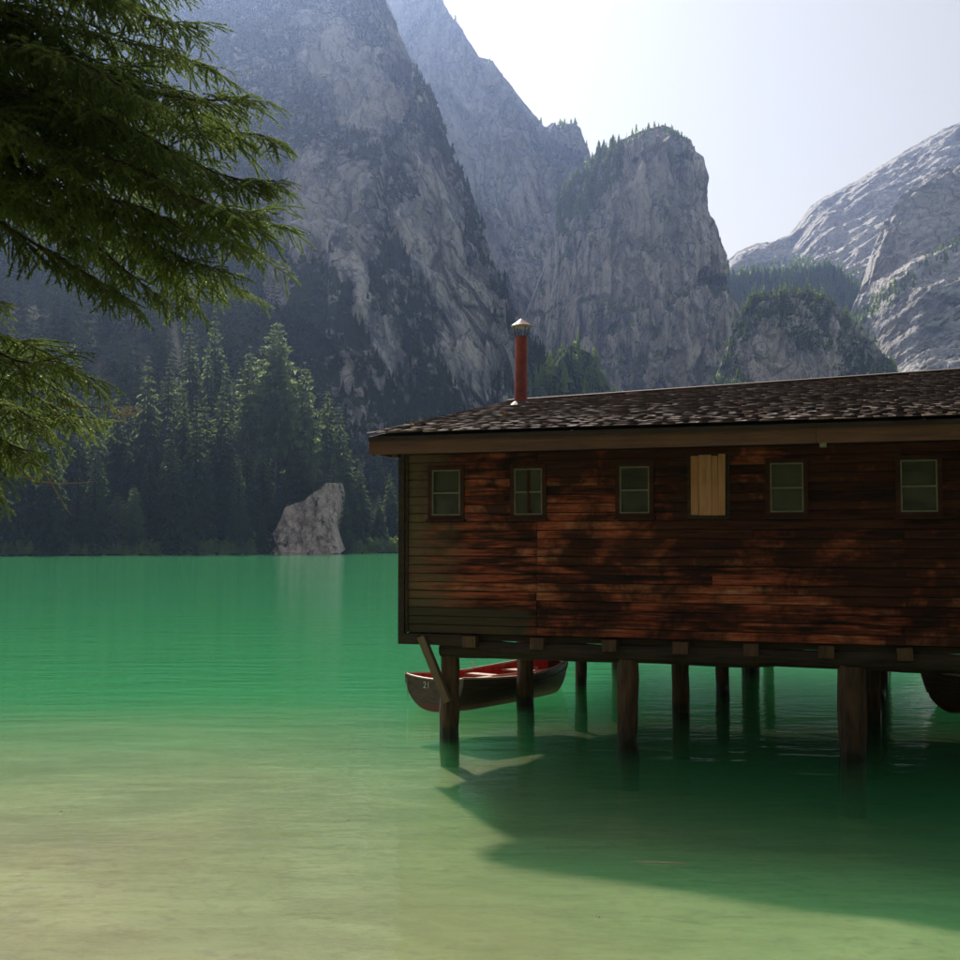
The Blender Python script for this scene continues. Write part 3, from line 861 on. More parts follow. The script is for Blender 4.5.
def scatter(name, mtn, count, hr, label, mat, vmin=0.55, sel=None, seed=1, wr=(0.16, 0.3)):
    A, veg, flat, ax, ay = MTN[mtn]
    r = np.random.RandomState(seed)
    m = (veg > vmin) & (ay > -60) & (ax > -120) & (ax < 1080) & (A[..., 2] > 1)
    if sel is not None: m &= sel(ax, ay)
    idx = np.argwhere(m)
    if len(idx) == 0: return
    idx = idx[r.randint(0, len(idx), count)]
    V, F, T = [], [], []
    for i, j in idx:
        p = A[i, j]
        h = hr[0] + (hr[1] - hr[0]) * r.rand() ** 1.6
        cone_tree(r, V, F, T, (p[0] + r.randn() * 0.8, p[1] + r.randn() * 0.8, p[2] - h * 0.12), h, h * (wr[0] + (wr[1] - wr[0]) * r.rand()))
    o = add(name, new_mesh(name, np.array(V), np.array(F), False, {'tone': T}, [mat]))
    tag(o, label, kind='stuff')
V, F, T = [], [], []
rs = np.random.RandomState(44)
for k in range(1500):                       # bushes along the far waterline
    px_ = rs.uniform(-60, 560); Y = 270.0
    dd = abs(rs.randn()) * 3.5 + 0.3
    for _ in range(5): Y = float(shore_y(np.array([(px_ - 480) / FPX * Y]))[0]) + dd
    x = (px_ - 480) / FPX * Y
    if 256 < px_ < 334: continue
    h = rs.uniform(0.6, 3.2)
    cone_tree(rs, V, F, T, (x, Y, float(talus(np.array([x]), np.array([Y]))[0]) - 0.2), h, h * rs.uniform(0.35, 0.8))
tag(add('shore_bushes', new_mesh('shore_bushes', np.array(V), np.array(F), False, {'tone': T}, [M_NEEDLE_HILL])), 'low bushes along the far waterline', kind='stuff')
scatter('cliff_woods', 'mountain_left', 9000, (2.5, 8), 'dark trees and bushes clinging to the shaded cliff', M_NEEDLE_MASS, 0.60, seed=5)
scatter('ridge_bushes', 'mountain_back', 1500, (4, 10), 'bushes and small trees on the hazy ridge', M_NEEDLE_HILL, 0.5, seed=7)
scatter('tower_bushes', 'rock_tower', 1500, (2.5, 7), 'bushes on the ledges of the rock tower', M_NEEDLE_HILL, 0.42, seed=8)
scatter('tower_shoulder_trees', 'rock_tower', 300, (5, 12), 'mass of small trees on the tower shoulder', M_NEEDLE_HILL, -1, lambda x, y: (x > 558) & (x < 622) & (y < 235) & (y - (150 - (x - 590) * 0.5) < 60 - 0.6 * (x - 590)), seed=9)
scatter('saddle_forest', 'wooded_slope', 3000, (8, 17), 'distant blue green forest on the saddle', M_NEEDLE_HILL, 0.2, lambda x, y: y < 322, seed=10, wr=(0.13, 0.2))
scatter('right_slope_trees', 'mountain_right', 700, (6, 14), 'trees at the foot of the pale mountain slabs', M_NEEDLE_HILL, -1, lambda x, y: (y > 258 + abs(x - 800) * 0.25) & (x > 730) & (x < 870) & (y < 300), seed=14)
scatter('buttress_trees', 'mountain_buttress', 300, (4, 10), 'thin line of trees on the rock buttress', M_NEEDLE_HILL, -1, lambda x, y: abs(y - (318 - (x - 860) * 0.75)) < 9, seed=11)
scatter('hill_bushes', 'wooded_hill', 2600, (2.0, 6), 'low green bushes covering the rocky hill', M_NEEDLE_HILL, 0.45, seed=12)
scatter('knoll_trees', 'wooded_knoll', 700, (4, 10), 'mass of bright green trees on the spur', M_NEEDLE_HILL, 0.3, seed=13)

def surface_at(mtn, px, py):
    A, veg, flat, ax, ay = MTN[mtn]
    d = (ax - px) ** 2 + (ay - py) ** 2 + np.where(A[..., 1] > A[..., 1].mean() + 400, 1e6, 0)
    i = np.unravel_index(np.argmin(d), d.shape)
    return A[i]
for j, (px, py, top, lab) in enumerate([
        (636, 139, 126, 'slim conifer standing highest on the tower shoulder'), (627, 143, 131, 'conifer close beside the slim one on the tower shoulder'),
        (615, 149, 134, 'upright conifer near the tower summit trees'), (609, 156, 140, None), (599, 160, 148, None), (594, 166, 152, None), (587, 170, 158, None), (580, 178, 162, None), (574, 186, 172, None), (604, 170, 152, None), (569, 190, 176, None), (586, 196, 176, None), (578, 205, 186, None)]):
    p = surface_at('rock_tower', px, py)
    h = max(7.0, (py - top) * p[1] / FPX + 2.0)
    tree('conifer_tree', lab or 'small conifer in the row on the tower shoulder', (p[0], p[1], p[2] - 1.5), h, SMALL[j % 2], TRUNK, 'conifers on the tower shoulder', w=0.8)
hr = random.Random(5)
for j in range(46):
    px = hr.uniform(742, 848); ridge_py = np.interp(px, [742, 756, 775, 800, 822, 840, 855], [308, 297, 292, 292, 298, 309, 322])
    py = ridge_py + abs(hr.gauss(0, 14)) + 1
    p = surface_at('wooded_hill', px, py)
    tree('hill_tree', 'green tree on the crown of the rocky hill', (p[0], p[1], p[2] - 0.6), hr.uniform(7, 13), SMALL[j % 3], TRUNK, 'trees crowning the rocky hill')
for j, (px, py, top, lab) in enumerate([(539, 392, 371, 'small bright green tree just beside the chimney'), (566, 372, 352, 'green tree on the spur nearest the chimney'), (574, 372, 344, 'tallest bright green tree on the spur'),
        (584, 390, 358, 'sunlit bright green tree low on the spur'), (593, 384, 362, 'bright green tree on the far side of the spur'), (550, 384, 362, 'dim green tree behind the chimney spur')]):
    p = surface_at('wooded_knoll', px, py)
    tree('spur_tree', lab, (p[0], p[1] - 3, p[2] - 2), (py - top) * p[1] / FPX + 3, SMALL[(j + 2) % 3], TRUNK, w=0.9)

# the unbroken forest higher on the far bank, too dense to count
MASS = [spruce_mesh('mass_crown', 400 + i, M_NEEDLE_MASS, slim=[0.15, 0.18, 0.13][i], levels=13, per=6, droop=0.55, bare=0.03) for i in range(3)]
MV = []
for m_ in MASS:
    vv = np.zeros(len(m_.vertices) * 3, np.float32); m_.vertices.foreach_get('co', vv)
    ff = np.zeros(len(m_.loops), np.int32); m_.loops.foreach_get('vertex_index', ff)
    tt_ = np.zeros(len(m_.vertices), np.float32); m_.attributes['tone'].data.foreach_get('value', tt_)
    MV.append((vv.reshape(-1, 3), ff.reshape(-1, 3), tt_))
bV, bF, bT, nn_ = [], [], [], 0
rs = np.random.RandomState(15)
for k in range(1150):
    x = rs.uniform(-300, 60); d = rs.uniform(45, 185) if k < 600 else rs.uniform(85, 190)
    y = float(shore_y(np.array([x]))[0]) + d
    px_ = 480 + FPX * x / y
    if px_ < -130 or px_ > 430 or (px_ > 330 and d > 70): continue
    vv, ff, tt_ = MV[k % 3]
    h = rs.uniform(14, 25); a = rs.uniform(0, 6.28)
    M = np.array([[math.cos(a), -math.sin(a), 0], [math.sin(a), math.cos(a), 0], [0, 0, 1]]) * h
    bV.append(vv @ M.T + np.array([x, y, float(talus(np.array([x]), np.array([y]))[0]) - 1])); bF.append(ff + nn_); bT.append(np.clip(tt_ * 0.6 + 0.4 * rs.rand(), 0, 1)); nn_ += len(vv)
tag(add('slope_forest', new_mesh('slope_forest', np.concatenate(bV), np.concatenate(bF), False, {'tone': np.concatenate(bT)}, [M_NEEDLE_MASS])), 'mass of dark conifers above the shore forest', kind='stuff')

# unseen woods behind the viewpoint, mirrored in panes, set close to cut skylight
V, F, T = [], [], []
rs = np.random.RandomState(77)
for k in range(620):
    x, y = rs.uniform(-70, 70), rs.uniform(-50, 3)
    if y > -7 and abs(x) < 9 + 0.0 * y or (y > -4 and x < 9): continue
    cone_tree(rs, V, F, T, (x, y, 1.4), rs.uniform(12, 24), rs.uniform(2.2, 3.6))
tag(add('near_shore_woods', new_mesh('near_shore_woods', np.array(V), np.array(F), False, {'tone': T}, [M_NEEDLE_FAR])), 'dense conifers on the near shore', kind='stuff')

# ------------------------------------------------------------------ boathouse
house = add('boathouse', None, None, (HO[0], HO[1], 0), (0, 0, -TH))
tag(house, 'weathered red brown plank boathouse on wooden posts over the lake', 'boathouse')
U0, U1 = -4.05, 8.6
DEPTH = 13.0
Z0, ROWH, NROW = 1.615, 0.1335, 21
ZT = Z0 + ROWH * NROW
WIN = [(-3.586, -3.116, 3.45, 4.165, 'two'), (-2.234, -1.79, 3.45, 4.16, 'four'), (-0.594, -0.148, 3.46, 4.16, 'two'), (0.464, 0.974, 3.43, 4.29, 'boarded'), (1.591, 2.052, 3.46, 4.165, 'two'), (3.347, 3.825, 3.45, 4.17, 'two'), (5.2, 5.67, 3.45, 4.165, 'two'), (6.9, 7.37, 3.45, 4.165, 'two')]
HOLES = [(a - 0.02, b + 0.02, c - 0.02, d + 0.02) for a, b, c, d, _ in WIN]

def plank_variant(seed):
    """unit plank with uneven edges: x 0..1, thickness y, height z 0..1"""
    r = np.random.RandomState(seed)
    n = 7
    V, F = [], []
    lo = np.cumsum(r.randn(n + 1)) * 0.012; lo -= lo.mean()
    hi = np.cumsum(r.randn(n + 1)) * 0.010
    for i in range(n + 1):
        x = i / n
        b = r.randn() * 0.10
        V += [(x, -1.0 + b, 0.03 + lo[i]), (x, -0.72 + b, 0.985 + 0.2 * hi[i]), (x, 0.0, 1.0), (x, 0.0, 0.02)]
    for i in range(n):
        a, c = i * 4, i * 4 + 4
        for k in range(4):
            F.append((a + k, c + k, c + (k + 1) % 4, a + (k + 1) % 4))
    F += [(0, 1, 2, 3), (n * 4 + 3, n * 4 + 2, n * 4 + 1, n * 4)]
    me = bpy.data.meshes.new('plank'); me.from_pydata(V, [], [tuple(reversed(f)) for f in F]); me.update(); me.materials.append(M_PLANK)
    import bmesh
    bm_ = bmesh.new(); bm_.from_mesh(me); bmesh.ops.recalc_face_normals(bm_, faces=bm_.faces); bm_.to_mesh(me); bm_.free()
    return me
PLV = [plank_variant(i) for i in range(8)]
pr = random.Random(3)
for row in range(NROW):
    z = Z0 + row * ROWH
    cuts = [U0, U1]
    if row not in (7, 13): cuts.append(-1.886 + pr.uniform(-0.01, 0.01))
    if row % 5 == 1: cuts.append(0.9 + pr.uniform(-0.6, 0.6))
    if row % 4 != 2: cuts.append(3.377 + pr.uniform(-0.012, 0.012))
    cuts.append(pr.uniform(5.6, 6.6))
    cuts = sorted(cuts)
    segs = list(zip(cuts[:-1], cuts[1:]))
    for a, b, c, d in HOLES:
        if min(z + ROWH, d) - max(z, c) > 0.3 * ROWH:
            ns = []
            for s0, s1 in segs:
                if b <= s0 or a >= s1: ns.append((s0, s1)); continue
                if a > s0: ns.append((s0, a))
                if b < s1: ns.append((b, s1))
            segs = ns
    for s0, s1 in segs:
        if s1 - s0 < 0.06: continue
        dy = pr.uniform(-0.004, 0.004)
        add('plank', pr.choice(PLV), house, (s0 + 0.004, dy, z + pr.uniform(-0.003, 0.003)), (0, pr.uniform(-0.0012, 0.0012), 0), (s1 - s0 - 0.008, 0.030, ROWH * 0.94))

# inner wall behind the planks with openings for the windows, other walls, floor
wb = MB()
edges = sorted({U0 + 0.02, U1 - 0.02} | {e for h in HOLES for e in h[:2]})
for a, b in zip(edges[:-1], edges[1:]):
    hole = [h for h in HOLES if h[0] < (a + b) / 2 < h[1]]
    if hole and hole[0][2] and WIN[HOLES.index(hole[0])][4] != 'boarded':
        h = hole[0]
        wb.box(((a + b) / 2, 0.06, (Z0 + h[2]) / 2), (b - a, 0.10, h[2] - Z0))
        wb.box(((a + b) / 2, 0.06, (h[3] + ZT) / 2), (b - a, 0.10, ZT - h[3]))
    else:
        wb.box(((a + b) / 2, 0.06, (Z0 + ZT) / 2), (b - a, 0.10, ZT - Z0))
add('inner_wall', wb.mesh('inner_wall', M_ROOM), house)
wb = MB(); wb.box(((U0 + U1) / 2, DEPTH, (Z0 + 4.74) / 2), (U1 - U0, 0.1, 4.74 - Z0)); add('back_wall', wb.mesh('back_wall', M_BEAM), house)
def gable(u, name):
    v = [(u, 0.02, Z0), (u, DEPTH, Z0), (u, DEPTH, 4.70), (u, DEPTH / 2, 5.88), (u, 0.02, 4.70)]
    w = [(u + 0.08, y, z) for _, y, z in v]
    mb = MB(); mb.put(v + w, [(4, 3, 2, 1, 0), (5, 6, 7, 8, 9)] + [(i, (i + 1) % 5, 5 + (i + 1) % 5, 5 + i) for i in range(5)])
    add(name, mb.mesh(name, M_BEAM, fix=True), house)
gable(U0 - 0.02, 'gable_wall'); gable(U1 - 0.06, 'gable_wall')
wb = MB(); wb.box(((U0 + U1) / 2, DEPTH / 2, 1.555), (U1 - U0 - 0.04, DEPTH - 0.1, 0.09)); add('floor', wb.mesh('floor', M_BEAM), house)
wb = MB(); wb.box((U0 - 0.045, -0.005, (Z0 + ZT) / 2 - 0.02), (0.10, 0.13, ZT - Z0 + 0.08)); add('corner_post', wb.mesh('corner_post', M_BEAM), house)
wb = MB(); wb.box((U0 + 0.045, -0.045, (Z0 + ZT) / 2), (0.035, 0.022, ZT - Z0)); add('corner_trim', wb.mesh('corner_trim', M_BEAM), house)

# windows
def frame_mb(w, h, t, d):
    m = MB()
    m.box((0, 0, h / 2 + t / 2), (w + 2 * t, d, t)); m.box((0, 0, -h / 2 - t / 2), (w + 2 * t, d, t))
    m.box((-w / 2 - t / 2, 0.0015, 0), (t, d, h)); m.box((w / 2 + t / 2, 0.0015, 0), (t, d, h))
    return m
for a, b, c, d, kind in WIN:
    w, h = b - a, d - c
    cx, cz = (a + b) / 2, (c + d) / 2
    if kind == 'boarded':
        wo_ = add('boarded_window', frame_mb(w, h, 0.05, 0.05).mesh('boarded_window', M_BEAM), house, (cx, -0.02, cz))
        wo_['label'] = 'window closed with pale new boards'
        x = -w / 2
        for k, bw in enumerate([0.115, 0.19, 0.09, 0.105]):
            mb = MB(); mb.box((0, 0, 0), (bw - 0.006, 0.022, h + [0.0, 0.02, 0.005, 0.03][k]))
            add('board', mb.mesh('board', M_BOARD), wo_, (x + bw / 2, -0.04 - 0.004 * (k % 2), [0.0, 0.004, -0.006, 0.008][k]), (0, [0.004, -0.003, 0.006, 0.01][k], 0))
            x += bw
        continue
    wo_ = add('window', frame_mb(w, h, 0.065, 0.06).mesh('window_casing', M_CASING), house, (cx, -0.02, cz))
    sw = 0.022
    add('sash', frame_mb(w - 2 * sw, h - 2 * sw, sw, 0.03).mesh('sash', M_SASH), wo_, (0, -0.012, 0))
    mb = MB(); mb.box((0, 0, 0), (w - 2 * sw, 0.026, 0.026)); add('glazing_bar', mb.mesh('glazing_bar', M_SASH), wo_, (0, -0.012, -0.005))
    mb = MB(); mb.box((0, 0, 0), (w + 0.17, 0.09, 0.03)); add('sill', mb.mesh('sill', M_CASING), wo_, (0, -0.035, -h / 2 - 0.08))
    if kind == 'four':
        mb = MB(); mb.box((0, 0, 0), (0.035, 0.03, h - 2 * sw)); add('mullion', mb.mesh('mullion', M_CASING), wo_, (0, -0.020, 0))
    cols = [(-1, 1)] if kind == 'two' else [(-1, 0), (0, 1)]
    for (x0, x1) in cols:
        for (z0, z1) in ((-h / 2 + sw, -0.018), (0.008, h / 2 - sw)):
            hw = w / 2 - sw
            mb = MB(); mb.box((0, 0, 0), ((x1 - x0) * hw - 0.002, 0.005, z1 - z0))
            add('pane', mb.mesh('pane', M_GLASS), wo_, ((x0 + x1) / 2 * hw, -0.004, (z0 + z1) / 2), (pr.uniform(-0.02, 0.02), 0, pr.uniform(-0.02, 0.02)))
# things seen faintly behind the panes
mb = MB(); mb.tube([(-0.235, 0.22, 3.36), (-0.225, 0.2, 3.80)], 0.018, 6); o = add('leaning_pole', mb.mesh('leaning_pole', M_BRACE), None, (HO[0], HO[1], 0), (0, 0, -TH)); tag(o, 'thin pale pole behind the pane of the window next to the boarded one', 'pole')

# roof
EAVE_V, EAVE_Z = -0.86, 4.70
RV = 6.5
UR0, UR1 = -4.32, 9.0
def ridge_z(u): return 6.04 + (u - UR0) / 9.0 * 0.25
def roof_pt(u, s, lift=0.0):        # s 0 at the eave, 1 at the ridge
    return np.array([u, EAVE_V + (RV - EAVE_V) * s, EAVE_Z + (ridge_z(u) - EAVE_Z) * s + lift])
rb = MB()
nseg = 14
v = []
us = np.linspace(UR0, UR1, nseg)
for u in us:
    f0, r0 = roof_pt(u, 0, -0.06), roof_pt(u, 1, -0.06)
    bk = np.array([u, 2 * RV - EAVE_V, EAVE_Z - 0.06])
    v += [f0, r0, bk, bk + (0, 0, -0.07), r0 + (0, 0, -0.07), f0 + (0, 0, -0.07)]
f = []
for i in range(nseg - 1):
    for k in range(6):
        f.append((i * 6 + k, i * 6 + (k + 1) % 6, i * 6 + 6 + (k + 1) % 6, i * 6 + 6 + k))
f += [tuple(range(6)), tuple((nseg - 1) * 6 + k for k in range(5, -1, -1))]
rb.put(v, f)
roof = add('roof', rb.mesh('roof_deck', M_BEAM, fix=True), house)
shr = np.random.RandomState(19)
SH_MESH = []
def shingle_verts(L, W, T, warp):
    return np.array([(-W / 2, 0, -T), (W / 2, 0, -T), (W / 2, L, -T * 0.4), (-W / 2, L, -T * 0.4), (-W / 2, 0, 0), (W / 2, 0, warp), (W / 2, L, 0), (-W / 2, L, 0)], float)
SHF = np.array([(0, 3, 2, 1), (4, 5, 6, 7), (0, 1, 5, 4), (1, 2, 6, 5), (2, 3, 7, 6), (3, 0, 4, 7)])
for k in range(10):
    vv = shingle_verts(0.62, 1.0, 0.015 + 0.009 * shr.rand(), shr.randn() * 0.006)
    vv[[0, 4], 1] += shr.randn() * 0.015; vv[[1, 5], 1] += shr.randn() * 0.015
    SH_MESH.append(new_mesh('shingle', vv, SHF, False, {'tone': np.full(8, 0.0)}, [M_SHINGLE]))
slope = math.atan2(ridge_z(0) - EAVE_Z, RV - EAVE_V)
EXPO = 0.19
SLOPE_L = (RV - EAVE_V) / math.cos(slope)
nrows = int(SLOPE_L / EXPO) + 1
bigV, bigF, bigT, nv_ = [], [], [], 0
n_parts = 0
for row in range(nrows):
    s = row * EXPO / SLOPE_L
    u = UR0 - 0.02 + shr.rand() * 0.05
    while u < UR1:
        w = shr.uniform(0.14, 0.38)
        tilt = slope - math.radians(abs(shr.normal(4.4, 0.55)))
        roll = math.radians(shr.normal(0, 0.15))
        yaw = math.radians(shr.normal(0, 0.5))
        ds = shr.normal(0, 0.009) / SLOPE_L
        p = roof_pt(u + w / 2, s + ds - (0.04 / SLOPE_L if row == 0 else 0), 0.010 + shr.rand() * 0.008)
        if n_parts < 300 and u < 4.6 and row < 8:
            add('shingle', SH_MESH[shr.randint(10)], roof, tuple(p), (tilt, roll, yaw), (w - 0.006, 1, 1))
            n_parts += 1
        else:
            vv = shingle_verts(min(0.62, max(0.08, (1 - s) * SLOPE_L - 0.01)), w - 0.006, 0.015 + 0.009 * shr.rand(), shr.randn() * 0.003)
            M = np.array(Euler((tilt, roll, yaw)).to_matrix())
            bigV.append(vv @ M.T + p); bigF.append(SHF + nv_); bigT += [shr.rand()] * 8; nv_ += 8
        u += w
for row in range(int(SLOPE_L / 0.25)):   # far slope
    s = row * 0.25 / SLOPE_L
    u = UR0
    while u < UR1:
        w = shr.uniform(0.2, 0.5)
        p = roof_pt(u + w / 2, s, 0.015); p[1] = 2 * RV - p[1]
        vv = shingle_verts(min(0.62, max(0.08, (1 - s) * SLOPE_L - 0.01)), w - 0.006, 0.03, 0); vv[:, 0] *= -1; vv[:, 1] *= -1
        M = np.array(Euler((-slope + math.radians(3), 0, 0)).to_matrix())
        bigV.append(vv @ M.T + p); bigF.append(SHF + nv_); bigT += [shr.rand()] * 8; nv_ += 8
        u += w
so = add('upper_shingles', new_mesh('upper_shingles', np.concatenate(bigV), np.concatenate(bigF), False, {'tone': bigT}, [M_SHINGLE]), roof)
so['kind'] = 'stuff'
# ridge boards
for a, b in ((UR0, 0.2), (0.21, 4.7), (4.71, UR1)):
    mb = MB()
    pa, pb = roof_pt(a, 1, 0.045), roof_pt(b, 1, 0.045)
    for sgn in (-1, 1):
        v = [pa, pb, pb + (0, sgn * 0.16, -0.035), pa + (0, sgn * 0.16, -0.035)]
        v += [q - (0, 0, 0.02) for q in v]
        mb.put(v, [(0, 1, 2, 3), (4, 7, 6, 5), (0, 4, 5, 1), (1, 5, 6, 2), (2, 6, 7, 3), (3, 7, 4, 0)])
    add('ridge_board', mb.mesh('ridge_board', M_SHINGLE, fix=True), roof)
# eave boards
for a, b in ((UR0, 2.26), (2.265, UR1)):
    mb = MB(); mb.box(((a + b) / 2, -0.80, 4.485), (b - a, 0.05, 0.225)); add('fascia_board', mb.mesh('fascia_board', M_FASCIA), house)
    mb = MB(); mb.box(((a + b) / 2, -0.795, 4.618), (b - a, 0.05, 0.034)); add('eave_batten', mb.mesh('eave_batten', M_BEAM), house)
mb = MB(); mb.box((UR0 + 0.03, -0.40, 4.49), (0.05, 0.74, 0.22)); add('return_board', mb.mesh('return_board', M_FASCIA), house)
mb = MB()
v = [(UR0 + 0.02, -0.77, 4.36), (UR0 + 0.02, RV, 5.72), (UR0 + 0.02, RV, 5.93), (UR0 + 0.02, -0.77, 4.57)]
mb.put(v + [(x + 0.04, y, z) for x, y, z in v], [(0, 1, 2, 3), (7, 6, 5, 4), (0, 4, 5, 1), (1, 5, 6, 2), (2, 6, 7, 3), (3, 7, 4, 0)])
add('barge_board', mb.mesh('barge_board', M_BEAM, fix=True), house)
mb = MB(); mb.box(((UR0 + UR1) / 2, -0.39, 4.43), (UR1 - UR0 - 0.1, 0.76, 0.02)); add('soffit', mb.mesh('soffit', M_BEAM), house)
for u in (-3.9, 2.35, 5.6):
    mb = MB(); mb.box((u, -0.74, 4.355), (0.09, 0.16, 0.07)); add('rafter_end', mb.mesh('rafter_end', M_RAFTER if u > 0 else M_BEAM), house)

# substructure
def log(p0, p1, r0, r1, mat, name, n=12, seg=10, seed=0, flat=1.0):
    r = np.random.RandomState(seed)
    p0, p1 = np.array(p0, float), np.array(p1, float)
    pts = [p0 + (p1 - p0) * k / seg + (0 if k in (0, seg) else 1) * r.randn(3) * r0 * 0.05 for k in range(seg + 1)]
    rad = [(r0 + (r1 - r0) * k / seg) * (1 + 0.05 * r.randn()) for k in range(seg + 1)]
    mb = MB(); mb.tube([tuple(q) for q in pts], rad, n, flat=flat)
    vv = mb.v[0]
    vv += r.randn(*vv.shape) * r0 * 0.035
    return add(name, mb.mesh(name, mat, smooth=False), house)
log((-3.47, 0.10, 1.375), (4.2, 0.10, 1.375), 0.135, 0.14, M_BEAM, 'sill_log', seg=18, seed=1)
log((4.22, 0.10, 1.372), (U1, 0.10, 1.372), 0.14, 0.135, M_BEAM, 'sill_log', seg=10, seed=2)
mb = MB(); mb.box((-3.55, -0.03, 1.515), (1.17, 0.12, 0.165)); add('outrigger_beam', mb.mesh('outrigger_beam', M_BEAM), house)
for k, u in enumerate((-2.94, -1.86, -0.75, 0.30, 1.30, 2.33, 3.36, 4.4, 5.5, 6.6, 7.7)):
    mb = MB(); mb.box((0, 0, 0), (0.20 + 0.02 * pr.random(), 0.42, 0.17)); add('joist_end', mb.mesh('joist_end', M_POST), house, (u, 0.07, 1.50), (0, pr.uniform(-0.05, 0.05), 0))
for v_ in (3.85, 7.25, 10.9, 12.9):
    log((-3.6, v_, 1.39), (U1, v_, 1.39), 0.11, 0.11, M_BEAM, 'sill_log', seg=8, seed=int(v_ * 10))
POSTS = [(-3.35, 0.16, 0.150), (-0.515, 0.10, 0.165), (2.66, 0.10, 0.195), (5.85, 0.10, 0.18),
         (-3.22, 3.95, 0.165), (-0.29, 3.85, 0.155), (2.95, 3.85, 0.15), (6.0, 3.85, 0.16),
         (-2.95, 7.3, 0.13), (0.08, 6.9, 0.14), (3.1, 7.25, 0.14), (6.1, 7.2, 0.15),
         (-2.9, 10.9, 0.14), (0.30, 10.7, 0.20), (3.2, 10.9, 0.14), (6.2, 10.9, 0.15), (0.55, 12.9, 0.14), (3.3, 12.9, 0.14)]
for k, (u, v_, r) in enumerate(POSTS):
    log((u + pr.uniform(-0.03, 0.03), v_, -3.4), (u, v_, 1.30), r * 1.02, r * 0.97, M_POST, 'post', 14, 16, 40 + k)
def bar(p0, p1, w, d, mat, name, parent):
    p0, p1 = Vector(p0), Vector(p1)
    L = (p1 - p0).length
    mb = MB(); mb.box((0, 0, 0), (w, d, L))
    o = add(name, mb.mesh(name, mat), parent, tuple((p0 + p1) / 2))
    o.rotation_euler = (p1 - p0).to_track_quat('Z', 'Y').to_euler()
    return o
bar((-3.74, -0.085, 1.56), (-3.31, -0.06, 0.56), 0.145, 0.11, M_BRACE, 'brace', house)

# chimney pipe
chp = roof_pt(-3.62, 0.80)
ch = add('chimney', None, house, tuple(chp))
mb = MB(); mb.tube([(0, 0, -0.15), (0.01, 0, 0.5), (0.015, 0, 1.0), (0.02, 0, 1.36)], [0.132, 0.127, 0.125, 0.125], 20, caps=False); mb.tube([(0.02, 0, 1.36), (0.02, 0, 1.0)], [0.117, 0.117], 20, caps=False)
add('pipe', mb.mesh('pipe', M_RUST, True), ch)
mb = MB(); mb.tube([(0, 0, -0.06), (0, 0, 0.045)], [0.26, 0.15], 16); add('flashing', mb.mesh('flashing', M_DARKMETAL), ch)
for z in (0.45, 0.92):
    mb = MB(); mb.tube([(0.012, 0, z), (0.012, 0, z + 0.02)], [0.131, 0.131], 20); add('pipe_band', mb.mesh('pipe_band', M_RUST), ch)
for k in range(4):
    a = math.pi / 4 + k * math.pi / 2
    mb = MB(); mb.tube([(0.02 + 0.115 * math.cos(a), 0.115 * math.sin(a), 1.30), (0.02 + 0.18 * math.cos(a), 0.18 * math.sin(a), 1.575)], 0.010, 6); add('strut', mb.mesh('strut', M_DARKMETAL), ch)
mb = MB(); mb.tube([(0.02, 0, 1.55), (0.02, 0, 1.575), (0.02, 0, 1.64), (0.02, 0, 1.725)], [0.20, 0.215, 0.12, 0.008], 20); add('cap', mb.mesh('cap', M_CAP, False), ch)

# fallen leaves on the roof
def leaf_mesh(sz, mat=None):
    mb = MB(); n = 9
    v = [(0, 0, 0.006)] + [(math.cos(t) * sz * (1 + 0.25 * math.cos(5 * t)), math.sin(t) * sz * 0.75 * (1 + 0.25 * math.cos(5 * t)), 0.012 * math.sin(3 * t)) for t in np.linspace(0, 2 * math.pi, n, endpoint=False)]
    w = [(x, y, z - 0.003) for x, y, z in v]
    f = [(0, 1 + k, 1 + (k + 1) % n) for k in range(n)]
    f += [(n + 1, n + 2 + (k + 1) % n, n + 2 + k) for k in range(n)]
    mb.put(v + w, f)
    return mb.mesh('fallen_leaf', mat or M_YLEAF)
def house_world(p):
    c, s = math.cos(-TH), math.sin(-TH)
    return (HO[0] + c * p[0] - s * p[1], HO[1] + s * p[0] + c * p[1], p[2])
for u, s, sz, lab in ((-2.70, 0.235, 0.075, 'yellow leaf fallen on the shingles below the chimney'), (-3.72, 0.04, 0.055, 'small yellow leaf near the roof corner')):
    p = roof_pt(u, s, 0.10)
    o = add('fallen_leaf', leaf_mesh(sz), None, house_world(p), (slope + 0.35, 0.1, R.uniform(0, 3)))
    tag(o, lab, 'leaf')

